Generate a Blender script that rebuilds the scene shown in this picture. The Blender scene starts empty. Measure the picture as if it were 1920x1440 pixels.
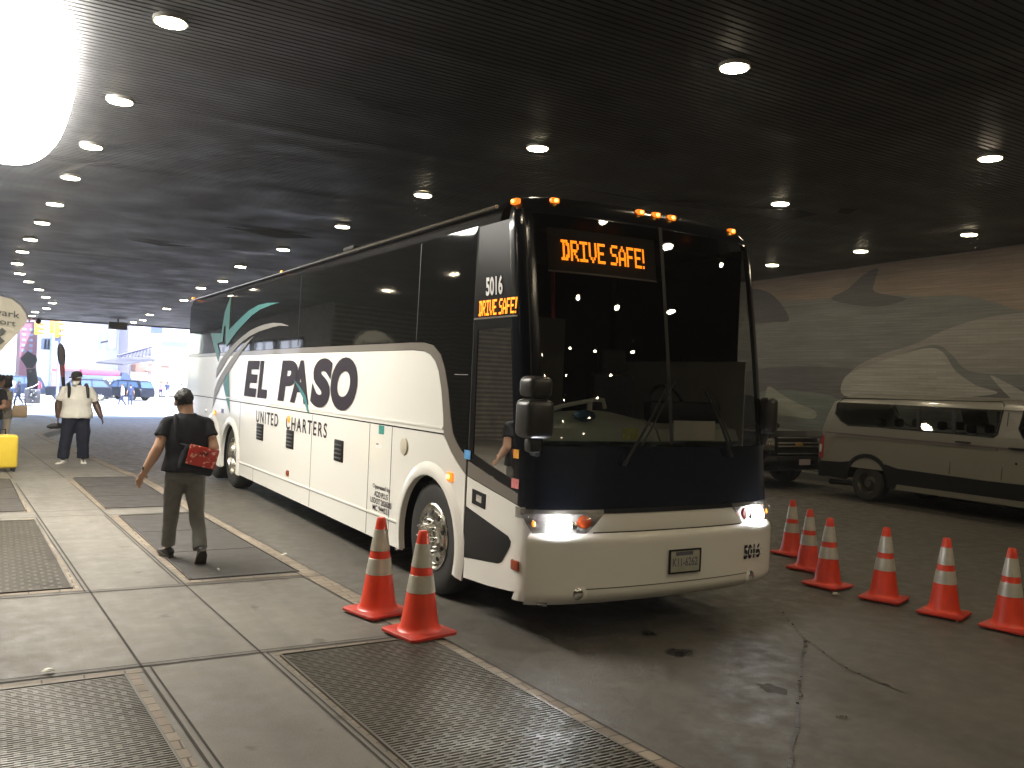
import bpy, bmesh, math, random
from mathutils import Vector, Matrix, noise
random.seed(11)
SC = bpy.context.scene
COL = SC.collection
R = math.radians
PI = math.pi

# ---------------------------------------------------------------- camera
CAM = Vector((-3.4477, -5.3090, 1.9660))
CR = Vector((0.8581722, -0.5116218, 0.0422318))
CU = Vector((-0.0354222, 0.0230556, 0.9991064))
CF = Vector((0.5121383, 0.8589014, -0.0016629))
FPX = 1629.38
cam = bpy.data.cameras.new('camera')
cam.sensor_width = 36.0
cam.lens = FPX / 1920 * 36.0
cam.clip_start = 0.05
cam.clip_end = 2000
camo = bpy.data.objects.new('camera', cam)
COL.objects.link(camo)
camo.matrix_world = Matrix(((CR.x, CU.x, -CF.x, CAM.x), (CR.y, CU.y, -CF.y, CAM.y),
                            (CR.z, CU.z, -CF.z, CAM.z), (0, 0, 0, 1)))
SC.camera = camo

# ---------------------------------------------------------------- world, sun, exposure
SUN_EL, SUN_AZ = R(52), R(155)        # azimuth from +Y towards +X
w = bpy.data.worlds.new('World')
SC.world = w
w.use_nodes = True
nt = w.node_tree
nt.nodes.clear()
o_ = nt.nodes.new('ShaderNodeOutputWorld')
bg = nt.nodes.new('ShaderNodeBackground')
sk = nt.nodes.new('ShaderNodeTexSky')
sk.sky_type = 'NISHITA'
sk.sun_disc = False
sk.sun_elevation = SUN_EL
sk.sun_rotation = SUN_AZ
bg.inputs['Strength'].default_value = 0.15
nt.links.new(sk.outputs[0], bg.inputs[0])
nt.links.new(bg.outputs[0], o_.inputs[0])
sl = bpy.data.lights.new('sun', 'SUN')
sl.energy = 5.0
sl.angle = R(0.5)
sl.color = (0.90, 0.92, 1.0)      # the picture is balanced for the warm lamps, so daylight reads cool
so = bpy.data.objects.new('sun', sl)
COL.objects.link(so)
sd = Vector((math.sin(SUN_AZ) * math.cos(SUN_EL), math.cos(SUN_AZ) * math.cos(SUN_EL), math.sin(SUN_EL)))
so.rotation_euler = sd.to_track_quat('Z', 'Y').to_euler()
SC.view_settings.view_transform = 'Standard'
SC.view_settings.look = 'None'
SC.view_settings.gamma = 1.0
SC.view_settings.use_curve_mapping = False
SC.view_settings.exposure = 2.7
SC.cycles.use_denoising = True
SC.cycles.max_bounces = 8
SC.cycles.diffuse_bounces = 4
SC.cycles.glossy_bounces = 4
SC.cycles.transparent_max_bounces = 12
SC.cycles.sample_clamp_indirect = 6.0
LAMP_STRENGTH = 19.5

# ---------------------------------------------------------------- measuring helpers
def ray(px, py):
    return CF + CR * ((px - 960) / FPX) + CU * ((720 - py) / FPX)
def at_x(px, py, X=0.0):
    d = ray(px, py); return CAM + d * ((X - CAM.x) / d.x)
def at_y(px, py, Y=0.0):
    d = ray(px, py); return CAM + d * ((Y - CAM.y) / d.y)
def at_z(px, py, z=0.0, sl_=0.0):
    d = ray(px, py); return CAM + d * ((z + sl_ * CAM.y - CAM.z) / (d.z - sl_ * d.y))
def at_d(px, py, depth):
    return CAM + ray(px, py) * depth
CZ0, CSL = 5.12, -0.024
def ceil_z(Y):
    return CZ0 + CSL * Y
def zg(Y):                                     # road height: level by the bus, then falling gently to the avenue
    if Y < 10: return 0.0
    if Y < 62: return -0.022 * (Y - 10)
    return -0.022 * 52
def on_ground(px, py, lift=0.0):
    z = 0.0
    for _ in range(30):
        p = at_z(px, py, z + lift)
        z = zg(p.y)
    return Vector((p.x, p.y, z + lift))

# ---------------------------------------------------------------- mesh builder
def _cr(a, b, c): return (b[0] - a[0]) * (c[1] - a[1]) - (b[1] - a[1]) * (c[0] - a[0])
def earcut(outer, holes=()):
    """triangles (index triples into outer + holes in order) of a flat polygon with holes"""
    pts = [tuple(p[:2]) for p in outer]; loop = list(range(len(pts)))
    def area(ix): return sum(pts[ix[i]][0] * pts[ix[(i + 1) % len(ix)]][1] - pts[ix[(i + 1) % len(ix)]][0] * pts[ix[i]][1] for i in range(len(ix)))
    if area(loop) < 0: loop.reverse()
    def hit(a, b, c, d):
        return _cr(a, b, c) * _cr(a, b, d) < -1e-14 and _cr(c, d, a) * _cr(c, d, b) < -1e-14
    for h in holes:
        o = len(pts); pts += [tuple(p[:2]) for p in h]; hl = list(range(o, len(pts)))
        if area(hl) > 0: hl.reverse()
        best = None
        for i, u in enumerate(loop):
            for j, v in enumerate(hl):
                d = (pts[u][0] - pts[v][0]) ** 2 + (pts[u][1] - pts[v][1]) ** 2
                if best and d >= best[0]: continue
                ok = True
                for L in (loop, hl):
                    for k in range(len(L)):
                        e, f = L[k], L[(k + 1) % len(L)]
                        if u in (e, f) or v in (e, f): continue
                        if hit(pts[u], pts[v], pts[e], pts[f]): ok = False; break
                    if not ok: break
                if ok: best = (d, i, j)
        _, i, j = best
        loop = loop[:i + 1] + hl[j:] + hl[:j + 1] + loop[i:]
    out = []; guard = 0
    while len(loop) > 3 and guard < 5000:
        guard += 1; n = len(loop); done = False; bi = None
        for i in range(n):
            a, b, c = loop[i - 1], loop[i], loop[(i + 1) % n]
            A, B, C_ = pts[a], pts[b], pts[c]
            if _cr(A, B, C_) <= 1e-12: continue
            if any(_cr(A, B, pts[q]) > -1e-12 and _cr(B, C_, pts[q]) > -1e-12 and _cr(C_, A, pts[q]) > -1e-12 for q in loop if pts[q] not in (A, B, C_)): continue
            q = min(_cr(A, B, C_) / (1e-9 + max((A[0]-B[0])**2+(A[1]-B[1])**2, (C_[0]-B[0])**2+(C_[1]-B[1])**2, (A[0]-C_[0])**2+(A[1]-C_[1])**2)), 1)
            if bi is None or q > bi[0]: bi = (q, i)
        if bi is None:
            for i in range(n):
                if abs(_cr(pts[loop[i - 1]], pts[loop[i]], pts[loop[(i + 1) % n]])) <= 1e-12: bi = (0, i); break
            else: break
            loop.pop(bi[1]); continue
        i = bi[1]; out.append((loop[i - 1], loop[i], loop[(i + 1) % n])); loop.pop(i)
    if len(loop) == 3: out.append(tuple(loop))
    return out
class MB:
    def __init__(s): s.bm = bmesh.new()
    def face(s, pts):
        vs = [s.bm.verts.new(p) for p in pts]
        try: return s.bm.faces.new(vs)
        except ValueError: return None
    def box(s, x0, x1, y0, y1, z0, z1, bev=0.0, seg=2, M=None):
        t = bmesh.new()
        v = [t.verts.new((x, y, z)) for x in (x0, x1) for y in (y0, y1) for z in (z0, z1)]
        for f in ((0, 1, 3, 2), (4, 6, 7, 5), (0, 4, 5, 1), (2, 3, 7, 6), (0, 2, 6, 4), (1, 5, 7, 3)):
            t.faces.new([v[i] for i in f])
        if bev > 0:
            bmesh.ops.bevel(t, geom=list(t.edges), offset=bev, segments=seg, affect='EDGES', profile=0.5)
        s.add(t, M); return s
    def add(s, t, M=None):
        if M is not None: bmesh.ops.transform(t, matrix=M, verts=t.verts)
        me = bpy.data.meshes.new('tmp'); t.to_mesh(me); t.free()
        s.bm.from_mesh(me); bpy.data.meshes.remove(me)
    def loft(s, rings, caps=True, closed=True):
        vr = [[s.bm.verts.new(p) for p in r] for r in rings]
        n = len(vr[0])
        for a, b in zip(vr, vr[1:]):
            for i in range(n if closed else n - 1):
                j = (i + 1) % n
                try: s.bm.faces.new((a[i], a[j], b[j], b[i]))
                except ValueError: pass
        if caps:
            for r in (vr[0], vr[-1]):
                try: s.bm.faces.new(r)
                except ValueError: pass
        return s
    def tube(s, pts, rad, seg=8, caps=True):
        pts = [Vector(p) for p in pts]
        rad = rad if isinstance(rad, (list, tuple)) else [rad] * len(pts)
        rings = []
        up = None
        for i, p in enumerate(pts):
            d = (pts[min(i + 1, len(pts) - 1)] - pts[max(i - 1, 0)])
            if d.length < 1e-9: d = Vector((0, 0, 1))
            d.normalize()
            if up is None:
                up = Vector((0, 0, 1)) if abs(d.z) < 0.9 else Vector((1, 0, 0))
            a = d.cross(up)
            if a.length < 1e-4: a = d.orthogonal()
            a.normalize(); b = d.cross(a); up = -b if False else up
            rings.append([p + (a * math.cos(t) + b * math.sin(t)) * rad[i] for t in [2 * PI * k / seg for k in range(seg)]])
        return s.loft(rings, caps)
    def lathe(s, prof, c=(0, 0, 0), axis='Z', seg=24, caps=True):
        rings = []
        c = Vector(c)
        for r, h in prof:
            ring = []
            for k in range(seg):
                a = 2 * PI * k / seg
                if axis == 'Z': q = Vector((r * math.cos(a), r * math.sin(a), h))
                elif axis == 'X': q = Vector((h, r * math.cos(a), r * math.sin(a)))
                else: q = Vector((r * math.cos(a), h, r * math.sin(a)))
                ring.append(c + q)
            rings.append(ring)
        return s.loft(rings, caps)
    def ball(s, c, rx, ry=None, rz=None, M=None, sub=2):
        t = bmesh.new()
        bmesh.ops.create_icosphere(t, subdivisions=sub, radius=1.0)
        bmesh.ops.transform(t, matrix=Matrix.Translation(Vector(c)) @ (M or Matrix()) @ Matrix.Diagonal((rx, ry or rx, rz or rx, 1)), verts=t.verts)
        s.add(t); return s
    def prism(s, poly, f0, f1=None):
        """poly 2-D; f0/f1 map it to the front/back outline (f1 None: one sheet)"""
        a = [s.bm.verts.new(f0(*p)) for p in poly]
        tris = earcut(poly)
        for t in tris:
            try: s.bm.faces.new([a[i] for i in t])
            except ValueError: pass
        if f1:
            b = [s.bm.verts.new(f1(*p)) for p in poly]
            for t in tris:
                try: s.bm.faces.new([b[i] for i in reversed(t)])
                except ValueError: pass
            n = len(a)
            for i in range(n):
                j = (i + 1) % n
                try: s.bm.faces.new((a[j], a[i], b[i], b[j]))
                except ValueError: pass
        return s
    def holed(s, outer, holes, f):
        """flat sheet with holes, mapped by f"""
        vs = [s.bm.verts.new(f(p[0], p[1])) for l in [outer] + holes for p in l]
        for t in earcut(outer, holes):
            try: s.bm.faces.new([vs[i] for i in t])
            except ValueError: pass
        return s
    def bent(s, outer, holes, f, cuts):
        """sheet cut along the first axis before it is bent by f"""
        t = bmesh.new()
        vs = [t.verts.new((p[0], p[1], 0)) for l in [outer] + holes for p in l]
        for q in earcut(outer, holes):
            try: t.faces.new([vs[i] for i in q])
            except ValueError: pass
        for c in cuts:
            bmesh.ops.bisect_plane(t, geom=list(t.verts) + list(t.edges) + list(t.faces), plane_co=(c, 0, 0), plane_no=(1, 0, 0))
        for v in t.verts: v.co = Vector(f(v.co.x, v.co.y))
        s.add(t); return s
    def build(s, name, mat, parent=None, smooth=True, ang=38, recalc=True, loc=None):
        if recalc: bmesh.ops.recalc_face_normals(s.bm, faces=s.bm.faces)
        me = bpy.data.meshes.new(name); s.bm.to_mesh(me); s.bm.free()
        return link(name, me, mat, parent, smooth, ang, loc)
def link(name, me, mat, parent=None, smooth=True, ang=38, loc=None):
    if mat: me.materials.append(mat)
    if smooth:
        me.polygons.foreach_set('use_smooth', [True] * len(me.polygons))
        me.set_sharp_from_angle(angle=R(ang))
    o = bpy.data.objects.new(name, me); COL.objects.link(o)
    if parent: o.parent = parent
    if loc: o.location = loc
    return o
def tag(o, label=None, cat=None, group=None, kind=None):
    if label: o['label'] = label
    if cat: o['category'] = cat
    if group: o['group'] = group
    if kind: o['kind'] = kind
    return o
def thing(name, label, cat, loc=(0, 0, 0), rz=0.0, group=None):
    o = bpy.data.objects.new(name, None); COL.objects.link(o)
    o.empty_display_size = 0.2
    o.location = loc; o.rotation_euler = (0, 0, rz)
    return tag(o, label, cat, group)
def dup(root, loc, rz=0.0, label=None, scale=1.0):
    def cp(o, par):
        c = o.copy(); COL.objects.link(c); c.parent = par
        for ch in [q for q in bpy.data.objects if q.parent == o]: cp(ch, c)
        return c
    c = cp(root, None)
    c.location = loc; c.rotation_euler = (0, 0, rz); c.scale = (scale,) * 3
    if label: c['label'] = label
    return c
ORD = ['first', 'second', 'third', 'fourth', 'fifth', 'sixth', 'seventh', 'eighth', 'ninth', 'tenth', 'eleventh', 'twelfth',
       'thirteenth', 'fourteenth', 'fifteenth', 'sixteenth', 'seventeenth', 'eighteenth', 'nineteenth', 'twentieth']

def lerp_table(T, z):
    if z <= T[0][0]: return T[0][1]
    for (a, b), (c, d) in zip(T, T[1:]):
        if z <= c: return b + (d - b) * (z - a) / (c - a)
    return T[-1][1]

# ---------------------------------------------------------------- materials
def nodes(name):
    m = bpy.data.materials.new(name); m.use_nodes = True
    n = m.node_tree.nodes; n.clear()
    out = n.new('ShaderNodeOutputMaterial'); p = n.new('ShaderNodeBsdfPrincipled')
    m.node_tree.links.new(p.outputs[0], out.inputs[0])
    return m, n, m.node_tree.links, p, out
def mat(name, col, rough=0.5, metal=0.0, var=0.15, scale=8.0, bump=0.0, bscale=60.0, coat=0.0, spec=0.5, rvar=0.0):
    m, n, l, p, out = nodes(name)
    p.inputs['Roughness'].default_value = rough
    p.inputs['Metallic'].default_value = metal
    p.inputs['Coat Weight'].default_value = coat
    p.inputs['Coat Roughness'].default_value = 0.05
    p.inputs['Specular IOR Level'].default_value = spec
    tc = n.new('ShaderNodeTexCoord')
    nz = n.new('ShaderNodeTexNoise'); nz.inputs['Scale'].default_value = scale; nz.inputs['Detail'].default_value = 6
    l.new(tc.outputs['Object'], nz.inputs['Vector'])
    mx = n.new('ShaderNodeMix'); mx.data_type = 'RGBA'
    mx.inputs[6].default_value = (*[c * (1 - var) for c in col], 1)
    mx.inputs[7].default_value = (*[min(1, c * (1 + var)) for c in col], 1)
    l.new(nz.outputs[0], mx.inputs[0]); l.new(mx.outputs[2], p.inputs['Base Color'])
    if rvar:
        mr = n.new('ShaderNodeMapRange'); mr.inputs[1].default_value = 0.3; mr.inputs[2].default_value = 0.7
        mr.inputs[3].default_value = max(0, rough - rvar); mr.inputs[4].default_value = min(1, rough + rvar)
        l.new(nz.outputs[0], mr.inputs[0]); l.new(mr.outputs[0], p.inputs['Roughness'])
    if bump:
        b = n.new('ShaderNodeBump'); b.inputs['Strength'].default_value = bump; b.inputs['Distance'].default_value = 0.01
        n2 = n.new('ShaderNodeTexNoise'); n2.inputs['Scale'].default_value = bscale; n2.inputs['Detail'].default_value = 3
        l.new(tc.outputs['Object'], n2.inputs['Vector'])
        l.new(n2.outputs[0], b.inputs['Height']); l.new(b.outputs[0], p.inputs['Normal'])
    return m
def emit(name, col, strength):
    m, n, l, p, out = nodes(name)
    p.inputs['Base Color'].default_value = (*col, 1)
    p.inputs['Emission Color'].default_value = (*col, 1)
    p.inputs['Emission Strength'].default_value = strength
    p.inputs['Roughness'].default_value = 0.3
    return m
def glass(name, tint, gloss=0.02):
    m, n, l, p, out = nodes(name)
    n.remove(p)
    tr = n.new('ShaderNodeBsdfTransparent'); tr.inputs[0].default_value = (*tint, 1)
    gl = n.new('ShaderNodeBsdfGlossy'); gl.inputs['Roughness'].default_value = gloss; gl.inputs[0].default_value = (0.9, 0.9, 0.9, 1)
    fr = n.new('ShaderNodeFresnel'); fr.inputs[0].default_value = 1.45
    mx = n.new('ShaderNodeMixShader')
    ad = n.new('ShaderNodeMath'); ad.operation = 'MULTIPLY'; ad.inputs[1].default_value = 1.0
    l.new(fr.outputs[0], ad.inputs[0]); l.new(ad.outputs[0], mx.inputs[0])
    l.new(tr.outputs[0], mx.inputs[1]); l.new(gl.outputs[0], mx.inputs[2]); l.new(mx.outputs[0], out.inputs[0])
    return m

def surface_mat(name, c_dark, c_light, rough=0.8, spots=(0.02, 0.02, 0.02), spot_amt=0.5, spot_scale=2.2, bump=0.35, streak=0.0, rlow=None):
    """weathered paving: large blotches, fine grain, dark trodden spots"""
    m, n, l, p, out = nodes(name)
    tc = n.new('ShaderNodeTexCoord')
    def nz(sc, det=6, vec=None, rough_=0.6):
        q = n.new('ShaderNodeTexNoise'); q.inputs['Scale'].default_value = sc; q.inputs['Detail'].default_value = det
        q.inputs['Roughness'].default_value = rough_
        l.new(vec or tc.outputs['Object'], q.inputs['Vector']); return q
    big = nz(0.6); mid = nz(6, 8); fine = nz(120, 2)
    r1 = n.new('ShaderNodeMapRange'); r1.inputs[1].default_value = 0.3; r1.inputs[2].default_value = 0.7
    l.new(big.outputs[0], r1.inputs[0])
    av = n.new('ShaderNodeMath'); av.operation = 'MULTIPLY_ADD'; av.inputs[1].default_value = 0.5
    l.new(mid.outputs[0], av.inputs[0])
    hf = n.new('ShaderNodeMath'); hf.operation = 'MULTIPLY'; hf.inputs[1].default_value = 0.5
    l.new(r1.outputs[0], hf.inputs[0]); l.new(hf.outputs[0], av.inputs[2])
    mx = n.new('ShaderNodeMix'); mx.data_type = 'RGBA'
    mx.inputs[6].default_value = (*c_dark, 1); mx.inputs[7].default_value = (*c_light, 1)
    l.new(av.outputs[0], mx.inputs[0])
    # fine grain
    fg = n.new('ShaderNodeMapRange'); fg.inputs[1].default_value = 0.2; fg.inputs[2].default_value = 0.8
    fg.inputs[3].default_value = 0.78; fg.inputs[4].default_value = 1.22
    l.new(fine.outputs[0], fg.inputs[0])
    m2 = n.new('ShaderNodeMix'); m2.data_type = 'RGBA'; m2.blend_type = 'MULTIPLY'; m2.inputs[0].default_value = 1.0
    l.new(mx.outputs[2], m2.inputs[6]); l.new(fg.outputs[0], m2.inputs[7])
    # trodden gum spots and stains
    vo = n.new('ShaderNodeTexVoronoi'); vo.inputs['Scale'].default_value = spot_scale; vo.inputs['Randomness'].default_value = 1.0
    dz = nz(9, 3)
    wv = n.new('ShaderNodeVectorMath'); wv.operation = 'MULTIPLY_ADD'
    wv.inputs[1].default_value = (0.25, 0.25, 0.25)
    l.new(dz.outputs['Color'], wv.inputs[0]); l.new(tc.outputs['Object'], wv.inputs[2])
    l.new(wv.outputs[0], vo.inputs['Vector'])
    sr = n.new('ShaderNodeMapRange'); sr.inputs[1].default_value = 0.07; sr.inputs[2].default_value = 0.17
    sr.inputs[3].default_value = spot_amt; sr.inputs[4].default_value = 0.0
    l.new(vo.outputs['Distance'], sr.inputs[0])
    m3 = n.new('ShaderNodeMix'); m3.data_type = 'RGBA'; m3.inputs[7].default_value = (*spots, 1)
    l.new(sr.outputs[0], m3.inputs[0]); l.new(m2.outputs[2], m3.inputs[6])
    last = m3
    if streak:
        mp = n.new('ShaderNodeMapping'); mp.inputs['Scale'].default_value = (2.2, 0.12, 1)
        l.new(tc.outputs['Object'], mp.inputs[0])
        st = nz(1.0, 5, mp.outputs[0])
        s2 = n.new('ShaderNodeMapRange'); s2.inputs[1].default_value = 0.45; s2.inputs[2].default_value = 0.75
        s2.inputs[3].default_value = 0.0; s2.inputs[4].default_value = streak
        l.new(st.outputs[0], s2.inputs[0])
        m4 = n.new('ShaderNodeMix'); m4.data_type = 'RGBA'; m4.inputs[7].default_value = (*[c * 0.35 for c in c_dark], 1)
        l.new(s2.outputs[0], m4.inputs[0]); l.new(m3.outputs[2], m4.inputs[6]); last = m4
    l.new(last.outputs[2], p.inputs['Base Color'])
    p.inputs['Roughness'].default_value = rough
    if rlow is not None:
        rr = n.new('ShaderNodeMapRange'); rr.inputs[1].default_value = 0.35; rr.inputs[2].default_value = 0.65
        rr.inputs[3].default_value = rlow; rr.inputs[4].default_value = rough
        l.new(mid.outputs[0], rr.inputs[0]); l.new(rr.outputs[0], p.inputs['Roughness'])
    b = n.new('ShaderNodeBump'); b.inputs['Strength'].default_value = bump; b.inputs['Distance'].default_value = 0.006
    l.new(fine.outputs[0], b.inputs['Height']); l.new(b.outputs[0], p.inputs['Normal'])
    return m

def brick_mat(name, c1, c2, mortar, scale, rough=0.8, bw=0.5, rh=0.25, axes=(0, 1)):
    m, n, l, p, out = nodes(name)
    tc = n.new('ShaderNodeTexCoord')
    sp = n.new('ShaderNodeSeparateXYZ'); cb = n.new('ShaderNodeCombineXYZ')
    l.new(tc.outputs['Object'], sp.inputs[0])
    l.new(sp.outputs[axes[0]], cb.inputs[0]); l.new(sp.outputs[axes[1]], cb.inputs[1])
    b = n.new('ShaderNodeTexBrick'); b.inputs['Scale'].default_value = scale
    b.inputs['Color1'].default_value = (*c1, 1); b.inputs['Color2'].default_value = (*c2, 1); b.inputs['Mortar'].default_value = (*mortar, 1)
    b.inputs['Brick Width'].default_value = bw; b.inputs['Row Height'].default_value = rh; b.inputs['Mortar Size'].default_value = 0.012
    l.new(cb.outputs[0], b.inputs['Vector'])
    nz = n.new('ShaderNodeTexNoise'); nz.inputs['Scale'].default_value = 3; nz.inputs['Detail'].default_value = 8
    l.new(tc.outputs['Object'], nz.inputs['Vector'])
    mr = n.new('ShaderNodeMapRange'); mr.inputs[1].default_value = 0.25; mr.inputs[2].default_value = 0.75; mr.inputs[3].default_value = 0.6; mr.inputs[4].default_value = 1.25
    l.new(nz.outputs[0], mr.inputs[0])
    mx = n.new('ShaderNodeMix'); mx.data_type = 'RGBA'; mx.blend_type = 'MULTIPLY'; mx.inputs[0].default_value = 1
    l.new(b.outputs['Color'], mx.inputs[6]); l.new(mr.outputs[0], mx.inputs[7])
    l.new(mx.outputs[2], p.inputs['Base Color']); p.inputs['Roughness'].default_value = rough
    bp = n.new('ShaderNodeBump'); bp.inputs['Strength'].default_value = 0.4; bp.inputs['Distance'].default_value = 0.005
    l.new(b.outputs['Fac'], bp.inputs['Height']); bp.invert = True
    l.new(bp.outputs[0], p.inputs['Normal'])
    return m

M = {}
M['road'] = surface_mat('asphalt', (0.055, 0.050, 0.042), (0.122, 0.110, 0.090), 0.75, (0.02, 0.018, 0.016), 0.6, 0.75, 0.5, 0.35, 0.42)
M['walk'] = surface_mat('sidewalk_concrete', (0.100, 0.092, 0.078), (0.215, 0.198, 0.168), 0.82, (0.07, 0.06, 0.045), 0.7, 2.4, 0.3, 0.35, 0.55)
M['kerb'] = surface_mat('kerb_stone', (0.22, 0.19, 0.15), (0.36, 0.32, 0.25), 0.7, (0.1, 0.09, 0.07), 0.4, 4, 0.3)
M['brick'] = brick_mat('border_brick', (0.20, 0.155, 0.115), (0.25, 0.21, 0.155), (0.075, 0.065, 0.048), 2.3, 0.75, 0.5, 0.25)
M['joint'] = mat('dark_joint', (0.035, 0.03, 0.024), 0.9, var=0.4, scale=14)
M['steel'] = mat('worn_steel', (0.095, 0.085, 0.068), 0.45, 0.3, 0.35, 4, 0.2, 90, rvar=0.12)
M['steel_dark'] = mat('dull_plate', (0.055, 0.05, 0.045), 0.62, 0.2, 0.35, 5, 0.3, 80, rvar=0.1)
M['pit'] = mat('pit_black', (0.012, 0.011, 0.01), 0.9)
M['ceil'] = mat('ceiling_slats', (0.028, 0.028, 0.029), 0.52, 0.15, 0.2, 1.2, 0.15, 25, rvar=0.12)
M['dark'] = mat('dark_gap', (0.01, 0.01, 0.01), 0.9)
M['lamp'] = emit('lamp_lens', (1.0, 0.845, 0.585), LAMP_STRENGTH)
M['lamp_ring'] = mat('lamp_ring', (0.30, 0.28, 0.25), 0.4, 0.6)
M['white'] = mat('bus_white_paint', (0.74, 0.725, 0.67), 0.30, 0, 0.02, 2, coat=0.6)
M['black_paint'] = mat('bus_black_paint', (0.005, 0.005, 0.006), 0.22, 0, 0.2, 3, spec=0.35)
M['black_mask'] = mat('bus_black_mask', (0.004, 0.005, 0.009), 0.16, 0, 0.2, 3, spec=0.45)
M['black_glass'] = mat('bus_dark_glass', (0.006, 0.0065, 0.006), 0.035, 0, 0.2, 3, bump=0.05, bscale=2.5, spec=0.45)
M['display'] = mat('display_black', (0.004, 0.004, 0.004), 0.3, 0, 0.2, spec=0.06)
M['grey_band'] = mat('grey_band', (0.19, 0.17, 0.145), 0.3, 0.2, 0.06, 3, coat=0.4)
M['groove'] = mat('panel_groove', (0.05, 0.045, 0.035), 0.8)
M['ink'] = mat('dark_lettering', (0.022, 0.016, 0.024), 0.5, 0, 0.05, spec=0.25)
M['teal'] = mat('teal_graphic', (0.028, 0.16, 0.165), 0.4, 0, 0.06)
M['silver_graphic'] = mat('silver_graphic', (0.20, 0.19, 0.18), 0.4, 0.1, 0.1)
M['white_ink'] = mat('white_lettering', (0.7, 0.7, 0.68), 0.5)
M['led'] = emit('led_amber', (1.0, 0.25, 0.01), 0.46)
M['amber_on'] = emit('amber_lamp', (1.0, 0.20, 0.015), 0.22)
M['amber_bulb'] = emit('amber_bulb', (1.0, 0.45, 0.06), 1.6)
M['amber'] = mat('amber_lens', (0.28, 0.04, 0.008), 0.2, coat=0.5)
M['headlight'] = emit('headlight_beam', (0.92, 0.95, 1.0), 22.0)
M['chrome'] = mat('chrome', (0.75, 0.74, 0.71), 0.12, 1.0, 0.05)
M['alu'] = mat('polished_aluminium', (0.62, 0.60, 0.54), 0.24, 1.0, 0.12, 8, rvar=0.08)
M['rubber'] = mat('tyre_rubber', (0.022, 0.021, 0.019), 0.75, 0, 0.3, 8, 0.3, 60)
M['plastic'] = mat('black_plastic', (0.009, 0.009, 0.0095), 0.5, 0, 0.2, spec=0.3)
M['mirror_shell'] = mat('mirror_shell', (0.018, 0.017, 0.015), 0.38, 0, 0.15, bump=0.1)
M['silver'] = mat('lamp_bowl', (0.42, 0.40, 0.37), 0.2, 0.8)
M['clear'] = glass('clear_cover', (0.93, 0.93, 0.93))
M['windshield'] = glass('windshield_glass', (0.60, 0.60, 0.57), 0.01)
M['door_glass'] = glass('door_glass', (0.72, 0.73, 0.68), 0.02)
M['van_glass'] = glass('van_glass', (0.80, 0.85, 0.83), 0.02)
M['dash'] = mat('dash_grey_green', (0.36, 0.39, 0.31), 0.6)
M['interior'] = mat('cabin_black', (0.006, 0.006, 0.006), 0.8, spec=0.1)
M['cab_panel'] = mat('cabin_panel', (0.06, 0.057, 0.048), 0.7)
M['rail'] = mat('pale_rail', (0.5, 0.5, 0.45), 0.35)
M['red_rail'] = mat('red_rail', (0.45, 0.03, 0.02), 0.35)
M['paper'] = mat('paper', (0.72, 0.70, 0.62), 0.8)
M['yellow'] = mat('yellow_plastic', (0.70, 0.50, 0.04), 0.35, 0, 0.08, coat=0.3)
M['orange'] = mat('cone_orange', (0.84, 0.058, 0.020), 0.42, 0, 0.34, 7, 0.1, 40, coat=0.15)
M['cone_base'] = mat('cone_base', (0.50, 0.035, 0.016), 0.5, 0, 0.4, 9, 0.2, 40)
M['reflect'] = mat('reflective_white', (0.50, 0.48, 0.41), 0.3, 0.15, 0.34, 11, 0.15, 30)
M['peg'] = mat('cone_peg', (0.45, 0.38, 0.30), 0.7)
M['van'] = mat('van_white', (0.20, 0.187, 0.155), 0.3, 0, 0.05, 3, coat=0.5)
M['car_black'] = mat('car_black', (0.006, 0.006, 0.007), 0.14, 0.0, 0.2, coat=0.6)
M['dark_glass'] = mat('car_dark_glass', (0.015, 0.02, 0.025), 0.06, 0, 0.1)
M['red_lens'] = mat('red_lens', (0.35, 0.015, 0.02), 0.15, coat=0.6)
M['white_lens'] = mat('white_lens', (0.7, 0.7, 0.7), 0.15, coat=0.6)
M['gold'] = mat('gold_emblem', (0.65, 0.40, 0.12), 0.3, 0.7)
# ================================================================ ground, pavement
YS = [-40, -20, -10, -6, -2, 2, 6, 10, 12, 14, 16, 18, 20, 24, 28, 32, 36, 40, 44, 48, 52, 56, 60, 62, 66, 80, 120, 300]
XS = [-150, -60, -30, -12, -6, -3, 0, 3, 6, 9, 13.35, 20, 40, 80, 150]
def sheet(name, xs, ys, zf, m):
    b = MB()
    vs = [[b.bm.verts.new((x, y, zf(x, y))) for x in xs] for y in ys]
    for i in range(len(ys) - 1):
        for j in range(len(xs) - 1): b.bm.faces.new((vs[i][j], vs[i][j + 1], vs[i + 1][j + 1], vs[i + 1][j]))
    return b.build(name, m, smooth=False)
tag(sheet('road', XS, YS, lambda x, y: zg(y), M['road']), kind='structure')
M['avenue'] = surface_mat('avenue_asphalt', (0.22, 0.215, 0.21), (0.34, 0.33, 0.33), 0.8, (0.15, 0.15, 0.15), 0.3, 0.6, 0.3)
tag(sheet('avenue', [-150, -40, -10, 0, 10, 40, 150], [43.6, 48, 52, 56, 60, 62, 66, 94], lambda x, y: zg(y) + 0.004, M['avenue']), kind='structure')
KERB = [(-0.30, -40), (-0.38, -8), (-0.52, -2.2), (-0.65, 0.1), (-0.81, 2.3), (-1.05, 6.1), (-1.17, 9.0), (-1.42, 12.2), (-1.62, 15.3), (-1.84, 18.4), (-2.05, 21.5),
        (-2.15, 24.0), (-1.75, 26.0), (-1.35, 28.5), (-1.15, 33), (-1.1, 38), (-1.4, 41), (-2.2, 43.4)]
def kx(Y):
    for (a, b), (c, d) in zip(KERB, KERB[1:]):
        if Y <= d: return a + (c - a) * max(0, (Y - b)) / (d - b) if Y >= b else a
    return KERB[-1][0]
b = MB()
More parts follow.
